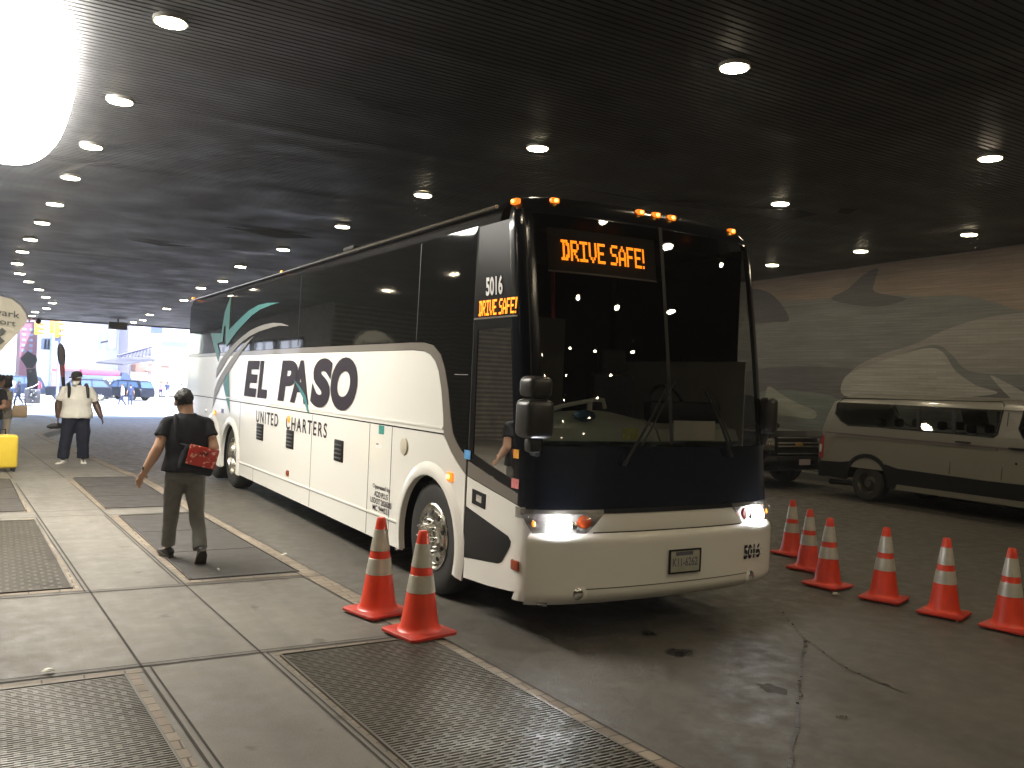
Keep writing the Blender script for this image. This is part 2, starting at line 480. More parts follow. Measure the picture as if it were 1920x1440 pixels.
ys = sorted(set([q[1] for q in KERB] + [10, 11, 13, 14, 17, 20, 23, 25, 27, 30, 35, 43]))
rows = []
for y in ys:
    z = zg(y) + 0.15
    k = kx(y)
    rows.append([b.bm.verts.new(p) for p in ((-12, y, z), (-6, y, z), (-3.4, y, z), (k - 0.02, y, z), (k, y, z - 0.02), (k + 0.015, y, z - 0.16))])
for a, c in zip(rows, rows[1:]):
    for i in range(5): b.bm.faces.new((a[i], a[i + 1], c[i + 1], c[i]))
e_ = rows[-1]
b.face([v.co.copy() for v in e_] + [Vector((-12, 43.4, zg(43.4)))])
tag(b.build('sidewalk', M['walk'], smooth=False), kind='structure')

def wz(Y, lift): return zg(Y) + 0.15 + lift
def seam(x0, k, y0, y1, w_, mt, name, lift):          # strip running along the street, x = x0 + k*Y
    b = MB(); n = max(1, int((y1 - y0) / 1.5))
    for i in range(n):
        a = y0 + (y1 - y0) * i / n; c = y0 + (y1 - y0) * (i + 1) / n
        b.face([(x0 + k * a - w_ / 2, a, wz(a, lift)), (x0 + k * a + w_ / 2, a, wz(a, lift)), (x0 + k * c + w_ / 2, c, wz(c, lift)), (x0 + k * c - w_ / 2, c, wz(c, lift))])
    return tag(b.build(name, mt, smooth=False), kind='structure')
def cross(y, x0, x1, w_, mt, name, lift, sk=-0.02):
    b = MB()
    f = lambda x: y + sk * (x + 2)
    b.face([(x0, f(x0) - w_ / 2, wz(y, lift)), (x1, f(x1) - w_ / 2, wz(y, lift)), (x1, f(x1) + w_ / 2, wz(y, lift)), (x0, f(x0) + w_ / 2, wz(y, lift))])
    return tag(b.build(name, mt, smooth=False), kind='structure')
SX, TX, K1, K2 = -2.60, -1.885, -0.053, -0.052
seam(SX, K1, -6, 24, 0.016, M['joint'], 'sidewalk_joint', 0.004)
seam(SX + 0.045, K1, -6, 0.3, 0.012, M['joint'], 'sidewalk_joint', 0.004)
seam(SX - 0.035, K1, 2.36, 6.2, 0.012, M['joint'], 'sidewalk_joint', 0.004)
seam(TX, K2, -6, 24, 0.014, M['joint'], 'sidewalk_joint', 0.004)
seam(TX - 0.03, K2, 2.36, 6.2, 0.010, M['joint'], 'sidewalk_joint', 0.004)
seam(TX + 0.035, K2, -6, 0.3, 0.010, M['joint'], 'sidewalk_joint', 0.004)
for (y, x1, w_) in ((0.31, -0.70, 0.018), (0.36, -0.70, 0.010), (2.30, -0.84, 0.018), (2.36, -0.84, 0.010), (6.24, -1.1, 0.016), (6.66, -1.1, 0.012), (10.2, -1.3, 0.014), (10.6, -1.3, 0.012), (14.6, -1.6, 0.014), (18.8, -1.9, 0.014)):
    cross(y, -8, x1, w_, M['joint'], 'sidewalk_joint', 0.004, -0.02 if y < 1 else (-0.035 if y < 4 else -0.02))
# brick borders round the gratings and along the kerb
seam(SX - 0.095, K1, -6, 0.28, 0.10, M['brick'], 'brick_border', 0.002)
seam(TX + 0.115, K2, -6, 0.28, 0.11, M['brick'], 'brick_border', 0.002)
seam(SX - 0.115, K1, 2.42, 6.2, 0.12, M['brick'], 'brick_border', 0.002)
seam(TX + 0.085, K2, 2.42, 6.2, 0.12, M['brick'], 'brick_border', 0.002)
seam(SX - 0.10, K1, 6.7, 10.1, 0.12, M['brick'], 'brick_border', 0.002)
seam(TX + 0.05, K2, 6.7, 10.1, 0.12, M['brick'], 'brick_border', 0.002)
cross(0.235, -8, -2.62, 0.075, M['brick'], 'brick_border', 0.0025)
cross(0.245, -1.8, -0.72, 0.075, M['brick'], 'brick_border', 0.0025)
cross(2.43, -8, -2.75, 0.07, M['brick'], 'brick_border', 0.0025, -0.035)
cross(2.42, -1.95, -0.86, 0.06, M['brick'], 'brick_border', 0.0025, -0.035)
b = MB()                                                                                # stone kerb course
ky = [y for y in ys if -8 <= y <= 43.4]
for a, c in zip(ky, ky[1:]):
    if c - a > 6: continue
    b.face([(kx(a) - 0.19, a, wz(a, 0.003)), (kx(a) - 0.022, a, wz(a, 0.003)), (kx(c) - 0.022, c, wz(c, 0.003)), (kx(c) - 0.19, c, wz(c, 0.003))])
tag(b.build('kerb', M['brick'], smooth=False), kind='structure')
b = MB()
for a, c in zip(ky, ky[1:]):
    if c - a > 6: continue
    b.face([(kx(a) - 0.030, a, wz(a, 0.006)), (kx(a) - 0.020, a, wz(a, 0.006)), (kx(c) - 0.020, c, wz(c, 0.006)), (kx(c) - 0.030, c, wz(c, 0.006))])
    b.face([(kx(a) - 0.205, a, wz(a, 0.006)), (kx(a) - 0.19, a, wz(a, 0.006)), (kx(c) - 0.19, c, wz(c, 0.006)), (kx(c) - 0.205, c, wz(c, 0.006))])
tag(b.build('kerb_joint', M['joint'], smooth=False), kind='structure')

def grate(label, quad, pitch, bars=True):
    """ventilation grating: steel bars across the walk with staggered short ties over a black pit"""
    (xa0, xa1, y0), (xb0, xb1, y1) = quad        # x-range at y0 and at y1
    X = lambda y, t: (xa0 + (xb0 - xa0) * (y - y0) / (y1 - y0)) * (1 - t) + (xa1 + (xb1 - xa1) * (y - y0) / (y1 - y0)) * t
    root = thing('sidewalk_grating', label, 'grating', (0, 0, 0), 0, 'steel gratings in the pavement')
    b = MB()
    b.face([(X(y0, 0), y0, wz(y0, 0.004)), (X(y0, 1), y0, wz(y0, 0.004)), (X(y1, 1), y1, wz(y1, 0.004)), (X(y1, 0), y1, wz(y1, 0.004))])
    b.build('pit', M['pit'] if bars else M['steel_dark'], root, smooth=False)
    b = MB()
    if bars:
        n = int((y1 - y0) / pitch)
        for i in range(n):
            y = y0 + (i + 0.5) * pitch
            z = wz(y, 0.004); h = 0.010; hw = pitch * 0.25
            xl, xr = X(y, 0), X(y, 1)
            b.box(xl, xr, y - hw, y + hw, z, z + h)
            if i < n - 1:
                st = 0.105
                k0 = math.floor(xl / st)
                x = k0 * st + (st / 2 if (i // 2) % 2 else 0)
                while x < xr - 0.05:
                    if x > xl + 0.01:
                        b.box(x, x + 0.026, y + hw, y + pitch - hw, z, z + h - 0.002)
                    x += st
        ym = y0 + (y1 - y0) * 0.62
    else:
        n = 3
        for i in range(n):
            a = y0 + (y1 - y0) * i / n + 0.008; c = y0 + (y1 - y0) * (i + 1) / n - 0.008
            b.prism([(X(a, 0) + .01, a), (X(a, 1) - .01, a), (X(c, 1) - .01, c), (X(c, 0) + .01, c)], lambda x, y: (x, y, wz(y, 0.010)), lambda x, y: (x, y, wz(y, 0.0045)))
    b.build('bars' if bars else 'plate', M['steel'] if bars else M['steel_dark'], root, smooth=False)
    b = MB()
    for t in (0, 1):
        s_ = 1 if t else -1
        p = [(X(y0, t), y0), (X(y0, t) + s_ * 0.014, y0), (X(y1, t) + s_ * 0.014, y1), (X(y1, t), y1)]
        b.prism(p, lambda x, y: (x, y, wz(y, 0.016)), lambda x, y: (x, y, wz(y, 0.0)))
    b.box(X(y1, 0), X(y1, 1), y1, y1 + 0.012, wz(y1, 0), wz(y1, 0.016))
    b.build('frame', M['steel'], root, smooth=False)
grate('near steel grating with bright worn bars at the bottom left of the pavement', ((-4.3, -2.60, -2.2), (-4.3, -2.73, 0.18)), 0.026)
grate('dark steel grating below the kerb cones, nearest to the roadway', ((-1.66, -0.64, -2.6), (-1.80, -0.78, 0.19)), 0.028)
grate('middle grating at the left picture edge, behind the concrete bay', ((-4.6, -2.85, 2.50), (-4.6, -2.99, 6.02)), 0.036)
grate('dark smooth grating plate under the person with the red bag', ((-1.93, -1.00, 2.48), (-2.08, -1.20, 6.10)), 0.05, False)
grate('far left grating beyond the cross joint near the yellow suitcase', ((-4.8, -3.06, 6.75), (-4.8, -3.18, 10.1)), 0.05, False)
grate('far dark grating beside the kerb, beyond the walking person', ((-2.16, -1.28, 6.75), (-2.30, -1.42, 10.1)), 0.05, False)

# oil stains and cracks on the road
def blob(px, py, r, mt, name, label, seed, lift=0.004, asp=1.0):
    c = on_ground(px, py)
    rr = random.Random(seed)
    b = MB(); pts = []
    for k in range(28):
        a = 2 * PI * k / 28
        q = r * (0.75 + 0.5 * noise.noise(Vector((math.cos(a) * 1.7, math.sin(a) * 1.7, seed))) + rr.uniform(-.06, .06))
        pts.append((c.x + q * math.cos(a) * asp, c.y + q * math.sin(a), zg(c.y) + lift))
    b.face(pts)
    return tag(b.build(name, mt, smooth=False), kind='structure')
M['stain'] = mat('oil_stain', (0.022, 0.02, 0.017), 0.35, 0, 0.5, 12, rvar=0.2)
M['patch'] = mat('road_patch', (0.055, 0.05, 0.042), 0.8, 0, 0.6, 16, 0.6, 30)
for i, (x, y, r) in enumerate([(1213, 1187, 0.085), (1270, 1224, 0.14), (1100, 1085, 0.10), (1330, 1180, 0.06), (1580, 1345, 0.05)]):
    blob(x, y, r, M['stain'], 'road_stain', '', i + 3)
blob(1446, 1292, 0.13, M['patch'], 'road_patch', '', 21, 0.004, 0.8)
def crack(pts, w_):
    P3 = [on_ground(*p) for p in pts]; Q = []
    for a, c in zip(P3, P3[1:]):
        for i in range(6): Q.append(a.lerp(c, i / 6) + Vector((random.uniform(-.015, .015), random.uniform(-.015, .015), 0)))
    Q.append(P3[-1]); b = MB()
    for i, (a, c) in enumerate(zip(Q, Q[1:])):
        d = (c - a).normalized(); s_ = Vector((-d.y, d.x, 0)) * w_ * random.uniform(.8, 1.1)
        b.face([a - s_ + Vector((0, 0, .004)), a + s_ + Vector((0, 0, .004)), c + s_ + Vector((0, 0, .004)), c - s_ + Vector((0, 0, .004))])
    tag(b.build('road_crack', M['stain'], smooth=False), kind='structure')
crack([(1510, 1200), (1500, 1290), (1490, 1380), (1480, 1440)], 0.013)
crack([(1450, 1130), (1510, 1200), (1600, 1260), (1700, 1300)], 0.009)
# litter
for (x, y, s_, lab) in ((1566, 1117, 0.05, 'white paper scrap at the foot of the third road cone'), (1218, 1042 + 0, 0.0, ''), (533, 1043, 0.035, 'crumpled white scrap on the kerb stones beside the dark grating plate'), (90, 1263, 0.04, 'pale flattened scrap on the concrete above the near grating'), (409, 1073, 0.02, 'small white scrap on the dark plate behind the walking shoes')):
    if s_ == 0: continue
    road = x > 900
    p = on_ground(x, y, 0 if road else 0.15)
    b = MB(); n_ = 9
    for j in range(2):
        b.face([(p.x + s_ * (1 - .3 * j) * math.cos(2 * PI * k / n_ + j) * random.uniform(.6, 1.2), p.y + s_ * .6 * math.sin(2 * PI * k / n_ + j) * random.uniform(.6, 1.2), p.z + 0.012 + .012 * j + random.uniform(0, .012)) for k in range(n_)])
    tag(b.build('paper_scrap', M['paper'], smooth=False), lab, 'litter', 'scraps of litter on the ground')

# ================================================================ roof over the street
b = MB()
xs = [-15.8, -13, -11, -9.0, -7, -5, -4, -3, -2, -1, 0, 1, 2, 3, 4.5, 6, 8, 10, 12, 13.35]
Y0, Y1, pit_ = -30.0, 42.6, 0.085
n = int((Y1 - Y0) / pit_)
def sag(x, y):
    s_ = 0.011 * noise.noise(Vector((x * 0.25, y * 0.9, 3.1))) + 0.006 * noise.noise(Vector((x * 0.6, y * 2.7, 8.0)))
    seamd = min(abs(((y - 0.6 + 0.05 * x) % 3.27) - 1.6), 9)
    if seamd < 0.25: s_ -= 0.035 * max(0, noise.noise(Vector((x * 0.35, round(y / 3.27) * 5.1, 0.5))) + 0.15) * (1 - seamd / 0.25)
    return s_
prev = None
for i in range(n + 1):
    y = Y0 + i * pit_
    for (dy, dz) in ((0, 0), (pit_ * 0.70, 0), (pit_ * 0.72, 0.012), (pit_ * 0.97, 0.012)):
        yy = min(y + dy, Y1)
        row = [b.bm.verts.new((x, yy, ceil_z(yy) + dz + sag(x, yy))) for x in xs]
        if prev:
            for j in range(len(xs) - 1): b.bm.faces.new((prev[j], row[j], row[j + 1], prev[j + 1]))
        prev = row
tag(b.build('ceiling', M['ceil'], smooth=False, recalc=False), kind='structure')
b = MB()
b.prism([(-16.2, -30.4), (13.65, -30.4), (13.65, 43.0), (-16.2, 43.0)], lambda x, y: (x, y, ceil_z(y) + 0.09), lambda x, y: (x, y, ceil_z(y) + 1.2))
b.box(-16.2, 13.65, 42.65, 43.0, ceil_z(43) - 0.05, ceil_z(43) + 0.10)
tag(b.build('roof_deck', mat('deck_concrete', (0.10, 0.10, 0.10), 0.8), smooth=False), kind='structure')
# torn dark openings between slats
for i, (pts) in enumerate([[(1095, 355), (1200, 372), (1330, 385), (1500, 396), (1535, 402), (1480, 412), (1420, 402), (1250, 385)],
                           [(1578, 390), (1608, 392), (1590, 402), (1570, 398)],
                           [(240, 449), (300, 455), (370, 463), (300, 461)], [(420, 425), (540, 437), (600, 447), (520, 446)],
                           [(660, 180), (740, 205), (800, 222), (700, 205)]]):
    b = MB()
    b.face([Vector((p.x, p.y, ceil_z(p.y) - 0.03)) for p in [at_z(x, y, CZ0 - .03, CSL) for x, y in pts]])
    tag(b.build('ceiling_tear', M['dark'], smooth=False), kind='structure')

# ---- recessed lamps
def lamp_proto():
    r = thing('ceiling_lamp', '', 'ceiling lamp', (0, 0, 0), 0, 'round recessed lamps in the dark ceiling')
    MB().lathe([(0.128, 0.0), (0.128, -0.02), (0.10, -0.022), (0.0, -0.022)], seg=28, caps=False).build('lens', M['lamp'], r)
    MB().lathe([(0.130, 0.03), (0.150, 0.03), (0.150, -0.014), (0.130, -0.014)], seg=28, caps=False).build('trim_ring', M['lamp_ring'], r)
    return r
LP = lamp_proto(); used = [False]
def place_lamp(x, y, label):
    loc = (x, y, ceil_z(y) - 0.022)
    if not used[0]:
        used[0] = True; LP.location = loc; LP['label'] = label; return LP
    return dup(LP, loc, 0, label)
def c_at(px, py): return at_z(px, py, CZ0 - 0.03, CSL)
for i, q in enumerate([(320, 42), (225, 190), (171, 275), (132, 333), (103, 383), (79, 418), (57, 449), (42, 472), (32, 494), (37, 513), (54, 528), (73, 543), (86, 557), (98, 568), (87, 578), (66, 585), (60, 592)]):
    p = c_at(*q); place_lamp(p.x, p.y, 'round ceiling lamp over the pavement, %s from the near end of its curving row' % ORD[i])
for i, q in enumerate([(1377, 127), (1008, 278), (793, 366), (642, 425), (531, 468), (451, 500), (418, 527), (377, 540), (345, 563), (313, 579), (281, 590), (268, 600), (250, 604)]):
    p = c_at(*q); place_lamp(p.x, p.y, 'round ceiling lamp over the bus lane, %s from the near end of its row' % ORD[i])
for i, q in enumerate([(1857, 297), (1463, 382)]):
    p = c_at(*q); place_lamp(p.x, p.y, ['lone round ceiling lamp high at the right picture edge', 'round ceiling lamp just above the far roof corner of the bus'][i])
for i, q in enumerate([(1817, 440), (1614, 471), (1448, 497)]):
    p = c_at(*q); place_lamp(p.x, p.y, 'round ceiling lamp beside the mural wall, %s from the right' % ORD[i])
for i in range(1, 8):                                     # the rows go on behind the camera: they light the pavement and show in the windshield
    place_lamp(-2.0 + 0.04 * i, 2.7 - 2.6 * i - (0.8 if i == 1 else 0), 'round ceiling lamp over the pavement, %s one behind the camera' % ORD[i - 1])
    place_lamp(2.45, 0.68 - 3.4 * i, 'round ceiling lamp over the bus lane, %s one behind the camera' % ORD[i - 1])
    place_lamp(7.2, 0.98 - 3.3 * i, 'round ceiling lamp over the middle lane, %s one behind the camera' % ORD[i - 1])
for i in range(3):  # extra lamps out of view, added to brighten the coach front
    place_lamp(4.7, -2.9 - 3.3 * i, 'added round ceiling lamp between the lanes to brighten the coach front, %s one out of view' % ORD[i])
for i in range(5):
    place_lamp(7.1, 7.6 + 3.3 * i, 'round ceiling lamp hidden behind the bus, %s beyond the roof corner' % ORD[i])
    place_lamp(-6.0, 1.0 + 4.2 * i, 'round ceiling lamp deep over the pavement left of the picture, %s one along' % ORD[i])
    place_lamp(-10.5, 0.0 + 4.2 * i, 'round ceiling lamp in the back row left of the picture, %s one along' % ORD[i])
    place_lamp(11.6, 11.0 + 3.0 * i, 'round ceiling lamp by the wall behind the bus, %s along' % ORD[i])
# ---- glowing panel added at the upper left to stand in for lens glare
p = at_z(10, 130, CZ0 - 0.2, CSL)
p = Vector((-3.44, 5.9, 0))
gl = thing('glare_panel', 'large white glow panel added under the ceiling in place of lens glare at the upper left corner', 'lamp', (p.x, p.y, ceil_z(p.y) - 0.10))
ringf = lambda k, z: [(0.63 * k * math.copysign(abs(math.cos(a)) ** 0.8, math.cos(a)), 3.3 * k * math.copysign(abs(math.sin(a)) ** 0.8, math.sin(a)), z) for a in [2 * PI * i / 40 for i in range(40)]]
MB().loft([ringf(1.0, 0.0), ringf(1.0, -0.06), ringf(0.93, -0.13), ringf(0.7, -0.17), ringf(0.3, -0.19)]).build('glow_body', emit('glare_glow', (1.0, 0.96, 0.88), 6.5), gl)
for y in (-2, 2): MB().tube([(0, y, 0.0), (0, y, 0.42)], 0.03).build('hanger', M['lamp_ring'], gl)

# ================================================================ enclosing walls
def wallbox(name, label, x0, x1, y0, y1, z0, z1, m):
    return tag(MB().box(x0, x1, y0, y1, z0, z1).build(name, m, smooth=False), label, 'wall')
M['tile'] = brick_mat('dark_wall_tile', (0.09, 0.085, 0.075), (0.11, 0.10, 0.09), (0.05, 0.05, 0.045), 2.0, 0.5, 0.5, 0.16, (0, 2))
wallbox('end_wall', 'dark tiled wall closing the underpass behind the camera', -16.2, 13.66, -30.7, -30.05, -0.2, 6.6, M['tile'])
tw = thing('terminal_wall', 'long terminal wall with lit glass bays along the pavement side', 'wall', (-15.6, 0, 0))
M['tile2'] = brick_mat('terminal_tile', (0.25, 0.22, 0.17), (0.29, 0.26, 0.2), (0.12, 0.1, 0.08), 2.0, 0.5, 0.5, 0.16, (1, 2))
MB().box(-0.5, -0.2, -30, 22, -1.0, 6.0).build('wall', M['tile2'], tw, smooth=False)
MB().box(-0.5, 9.7, 22.0, 43, -1.4, 5.4).build('wing', M['tile2'], tw, smooth=False)
M['lit_pane'] = emit('lit_window', (0.75, 0.82, 1.0), 0.35)
for i in range(4):
    y = 25 + i * 3.6
    fr = MB()
    for a, c, d, e in ((y, y + .08, zg(y) + .5, 3.4), (y + 2.7, y + 2.78, zg(y) + .5, 3.4), (y, y + 2.78, 3.4, 3.5), (y, y + 2.78, zg(y) + .4, zg(y) + .5), (y + 1.36, y + 1.42, zg(y) + .5, 3.4)):
        fr.box(9.69, 9.78, a, c, d, e)
    f_ = fr.build('window', M['plastic'], tw, smooth=False)
    MB().box(9.695, 9.73, y + .08, y + 2.7, zg(y) + .5, 3.4).build('pane', M['lit_pane'], f_, smooth=False)

# ---- wall with the faded sea painting
WX = 13.35
mw = thing('mural_wall', 'brick wall with a faded painted sea scene behind the parked van', 'wall', (WX, 0, 0))
def mural_mat(name, c1, c2, course=0.10):
    m, n, l, p, out = nodes(name)
    tc = n.new('ShaderNodeTexCoord')
    mp = n.new('ShaderNodeMapping'); mp.inputs['Scale'].default_value = (1, 0.35, 2.2)
    l.new(tc.outputs['Object'], mp.inputs[0])
    nz = n.new('ShaderNodeTexNoise'); nz.inputs['Scale'].default_value = 1.3; nz.inputs['Detail'].default_value = 9; nz.inputs['Roughness'].default_value = 0.65
    l.new(mp.outputs[0], nz.inputs['Vector'])
    mr = n.new('ShaderNodeMapRange'); mr.inputs[1].default_value = 0.3; mr.inputs[2].default_value = 0.7
    l.new(nz.outputs[0], mr.inputs[0])
    mx = n.new('ShaderNodeMix'); mx.data_type = 'RGBA'; mx.inputs[6].default_value = (*c1, 1); mx.inputs[7].default_value = (*c2, 1)
    l.new(mr.outputs[0], mx.inputs[0])
    sp = n.new('ShaderNodeSeparateXYZ'); cb = n.new('ShaderNodeCombineXYZ'); l.new(tc.outputs['Object'], sp.inputs[0])
    l.new(sp.outputs[1], cb.inputs[0]); l.new(sp.outputs[2], cb.inputs[1])
    bk = n.new('ShaderNodeTexBrick'); bk.inputs['Scale'].default_value = 1.0; bk.inputs['Brick Width'].default_value = 0.42; bk.inputs['Row Height'].default_value = course * 0.6
    bk.inputs['Mortar Size'].default_value = 0.007
    bk.inputs['Color1'].default_value = (1, 1, 1, 1); bk.inputs['Color2'].default_value = (0.86, 0.86, 0.86, 1); bk.inputs['Mortar'].default_value = (0.78, 0.78, 0.76, 1)
    l.new(cb.outputs[0], bk.inputs['Vector'])
    m2 = n.new('ShaderNodeMix'); m2.data_type = 'RGBA'; m2.blend_type = 'MULTIPLY'; m2.inputs[0].default_value = 1
    l.new(mx.outputs[2], m2.inputs[6]); l.new(bk.outputs['Color'], m2.inputs[7])
    l.new(m2.outputs[2], p.inputs['Base Color']); p.inputs['Roughness'].default_value = 0.62
    mp2 = n.new('ShaderNodeMapping'); mp2.inputs['Scale'].default_value = (1, 0.35, 9)
    l.new(tc.outputs['Object'], mp2.inputs[0])
    n3 = n.new('ShaderNodeTexNoise'); n3.inputs['Scale'].default_value = 2.2; n3.inputs['Detail'].default_value = 7; l.new(mp2.outputs[0], n3.inputs['Vector'])
    r3 = n.new('ShaderNodeMapRange'); r3.inputs[1].default_value = .35; r3.inputs[2].default_value = .7; r3.inputs[3].default_value = .85; r3.inputs[4].default_value = 1.14
    l.new(n3.outputs[0], r3.inputs[0])
    m5 = n.new('ShaderNodeMix'); m5.data_type = 'RGBA'; m5.blend_type = 'MULTIPLY'; m5.inputs[0].default_value = 1
    l.new(m2.outputs[2], m5.inputs[6]); l.new(r3.outputs[0], m5.inputs[7]); l.new(m5.outputs[2], p.inputs['Base Color'])
    bp = n.new('ShaderNodeBump'); bp.inputs['Strength'].default_value = 0.5; bp.inputs['Distance'].default_value = 0.006; bp.invert = True
    l.new(bk.outputs['Fac'], bp.inputs['Height']); l.new(bp.outputs[0], p.inputs['Normal'])
    return m
MB().box(0, 0.3, -30, 43, -1.4, 5.8).build('wall', mural_mat('mural_water', (0.104, 0.103, 0.094), (0.151, 0.152, 0.138)), mw, smooth=False)
def paint(name, pts, m, lift):
    n_ = len(pts); q_ = []
    for i in range(n_):                                    # round the outline
        a, b_, c, d = (Vector(pts[(i + k) % n_]) for k in (-1, 0, 1, 2))
        for t in (0, .25, .5, .75):
            q_.append(0.5 * ((2 * b_) + (c - a) * t + (2 * a - 5 * b_ + 4 * c - d) * t * t + (3 * b_ - a - 3 * c + d) * t ** 3))
    b = MB(); P_ = [at_x(x, y, WX) for x, y in q_]
    b.prism([(q.y, q.z) for q in P_], lambda y, z: (-lift, y, min(z, ceil_z(y) - .01)))
    return b.build(name, m, mw, smooth=False)
paint('painted_sky', [(1405, 500), (1500, 490), (1700, 462), (2100, 400), (2100, 575), (1925, 582), (1890, 575), (1850, 562), (1800, 554), (1740, 556), (1680, 553), (1600, 556), (1520, 562), (1440, 566), (1405, 575)], mural_mat('mural_sky', (0.162, 0.117, 0.087), (0.215, 0.166, 0.123)), 0.004)
paint('painted_sea_band', [(1405, 695), (1590, 690), (1640, 715), (1760, 728), (2100, 735), (2100, 800), (1405, 760)], mural_mat('mural_violet', (0.067, 0.061, 0.058), (0.104, 0.097, 0.090)), 0.004)
paint('painted_swell', [(1590, 705), (1612, 684), (1655, 664), (1715, 645), (1770, 620), (1830, 600), (1900, 588), (2000, 582), (2120, 590), (2120, 690), (1980, 700), (1880, 702), (1815, 694), (1785, 665), (1762, 648), (1730, 650), (1680, 668), (1630, 690)], mural_mat('mural_pale', (0.182, 0.172, 0.148), (0.235, 0.224, 0.195)), 0.008)
paint('painted_foam', [(1584, 742), (1582, 712), (1606, 694), (1655, 676), (1705, 660), (1748, 652), (1772, 664), (1792, 695), (1830, 722), (1870, 738), (1760, 748), (1660, 748)], mural_mat('mural_foam', (0.222, 0.213, 0.181), (0.309, 0.296, 0.260)), 0.012)
paint('painted_hump', [(1405, 545), (1440, 548), (1465, 570), (1480, 600), (1455, 604), (1405, 602)], mural_mat('mural_dark', (0.040, 0.038, 0.036), (0.061, 0.058, 0.058)), 0.008)  # dark hump that belongs to the painted sea scene
paint('painted_crest', [(1560, 562), (1590, 542), (1620, 515), (1647, 503), (1640, 530), (1642, 548), (1700, 560), (1640, 575)], mural_mat('mural_dark2', (0.057, 0.055, 0.053), (0.087, 0.083, 0.079)), 0.008)
paint('painted_shallows', [(1405, 742), (1560, 742), (1600, 800), (1600, 860), (1405, 860)], mural_mat('mural_green', (0.101, 0.114, 0.097), (0.141, 0.158, 0.138)), 0.007)
paint('painted_wave', [(1440, 725), (1470, 742), (1500, 758), (1525, 768), (1532, 778), (1522, 786), (1490, 781), (1440, 770)], mural_mat('mural_wave', (0.202, 0.207, 0.159), (0.255, 0.262, 0.210)), 0.012)
paint('painted_splash', [(1858, 706), (1885, 716), (1930, 738), (1990, 745), (1990, 770), (1920, 765)], mural_mat('mural_splash', (0.242, 0.235, 0.202), (0.296, 0.289, 0.253)), 0.012)
# ================================================================ the coach (kerb side at X=0, nose towards -Y)
BW, BB, BN, BOW, BL = 1.29, 0.22, 3.2, 0.09, 13.70
T_IN = [(0, 0), (2.6, 0), (3.26, 0.015), (3.36, 0.045), (3.43, 0.11), (3.48, 0.22), (3.51, 0.45), (3.53, 0.7)]
T_RK = [(0.30, 0.05), (0.36, 0.0), (0.9, 0.0), (1.04, 0.025), (1.5, 0.075), (2.2, 0.165), (3.0, 0.285), (3.32, 0.34), (3.42, 0.39), (3.48, 0.50), (3.51, 0.66), (3.53, 0.85)]
xin = lambda z: lerp_table(T_IN, z)
rake = lambda z: lerp_table(T_RK, z)
def SP(u, z, off=0.0):
    th = PI * u; c = -math.cos(th); s = max(0.0, math.sin(th))
    hw = BW - xin(z) + off
    cx = math.copysign(abs(c) ** (2 / BN), c)
    return Vector((BW + cx * hw, rake(z) + BOW * cx * cx + BB - (BB + off) * s ** (2 / BN), z))
def u_of(x, z):
    c = (x - BW) / (BW - xin(z)); c = max(-1, min(1, c))
    return math.acos(-math.copysign(abs(c) ** (BN / 2), c)) / PI
def side(Y, z, off=0.0):
    """point on the kerb-side skin"""
    yy = Y - rake(z) - BOW
    if yy >= BB: return Vector((xin(z) - off, Y, z))
    k = max(0.0, (BB - yy) / BB)
    s = min(1.0, k ** (BN / 2)); c = math.sqrt(1 - s * s)
    return Vector((BW - (BW - xin(z) + off) * c ** (2 / BN), Y, z))
bus = thing('coach', 'long black and white charter coach with its headlights on, standing at the kerb', 'bus', (0, 0, 0))
def spatch(name, ul, ur, z0, z1, m, off=0.0, nu=24, nz=10, par=None, thick=0.0, zfun=None):
    b = MB(); rows = []
    for i in range(nz + 1):
        z = z0 + (z1 - z0) * i / nz
        a = ul(z) if callable(ul) else ul; c = ur(z) if callable(ur) else ur
        o = off(z) if callable(off) else off
        rows.append([SP(a + (c - a) * j / nu, z, o) for j in range(nu + 1)])
    vr = [[b.bm.verts.new(p) for p in r] for r in rows]
    for i in range(nz):
        for j in range(nu): b.bm.faces.new((vr[i][j], vr[i][j + 1], vr[i + 1][j + 1], vr[i + 1][j]))
    if thick:
        bk = [[SP((ul(z0 + (z1 - z0) * i / nz) if callable(ul) else ul) + ((ur(z0 + (z1 - z0) * i / nz) if callable(ur) else ur) - (ul(z0 + (z1 - z0) * i / nz) if callable(ul) else ul)) * j / nu,
                  z0 + (z1 - z0) * i / nz, (off(z0 + (z1 - z0) * i / nz) if callable(off) else off) - thick) for j in range(nu + 1)] for i in range(nz + 1)]
        kv = [[b.bm.verts.new(p) for p in r] for r in bk]
        for j in range(nu):
            b.bm.faces.new((vr[0][j], kv[0][j], kv[0][j + 1], vr[0][j + 1])); b.bm.faces.new((vr[nz][j], vr[nz][j + 1], kv[nz][j + 1], kv[nz][j]))
        for i in range(nz):
            b.bm.faces.new((vr[i][0], vr[i + 1][0], kv[i + 1][0], kv[i][0])); b.bm.faces.new((vr[i][nu], kv[i][nu], kv[i + 1][nu], vr[i + 1][nu]))
    return b.build(name, m, par or bus, ang=50)
def splate(name, poly, m, off=0.003, th=0.012, par=None, mapf=side):
    """flat plate on the kerb side; poly in (Y, z)"""
    b = MB()
    if min(p[0] for p in poly) < 0.62 and len(poly) > 3: b.bent(poly, [], lambda Y, z: mapf(Y, z, off), [.24 + .04 * i for i in range(16)]); return b.build(name, m, par or bus, ang=60)
    b.prism(poly, lambda Y, z: mapf(Y, z, off), lambda Y, z: mapf(Y, z, off - th))
    return b.build(name, m, par or bus, smooth=False)
def pxpoly(pts, X=0.0): return [(q.y, q.z) for q in (at_x(x, y, X) for x, y in pts)]
WHEELS = [(1.86, 0.60), (9.62, 0.575), (11.02, 0.575)]
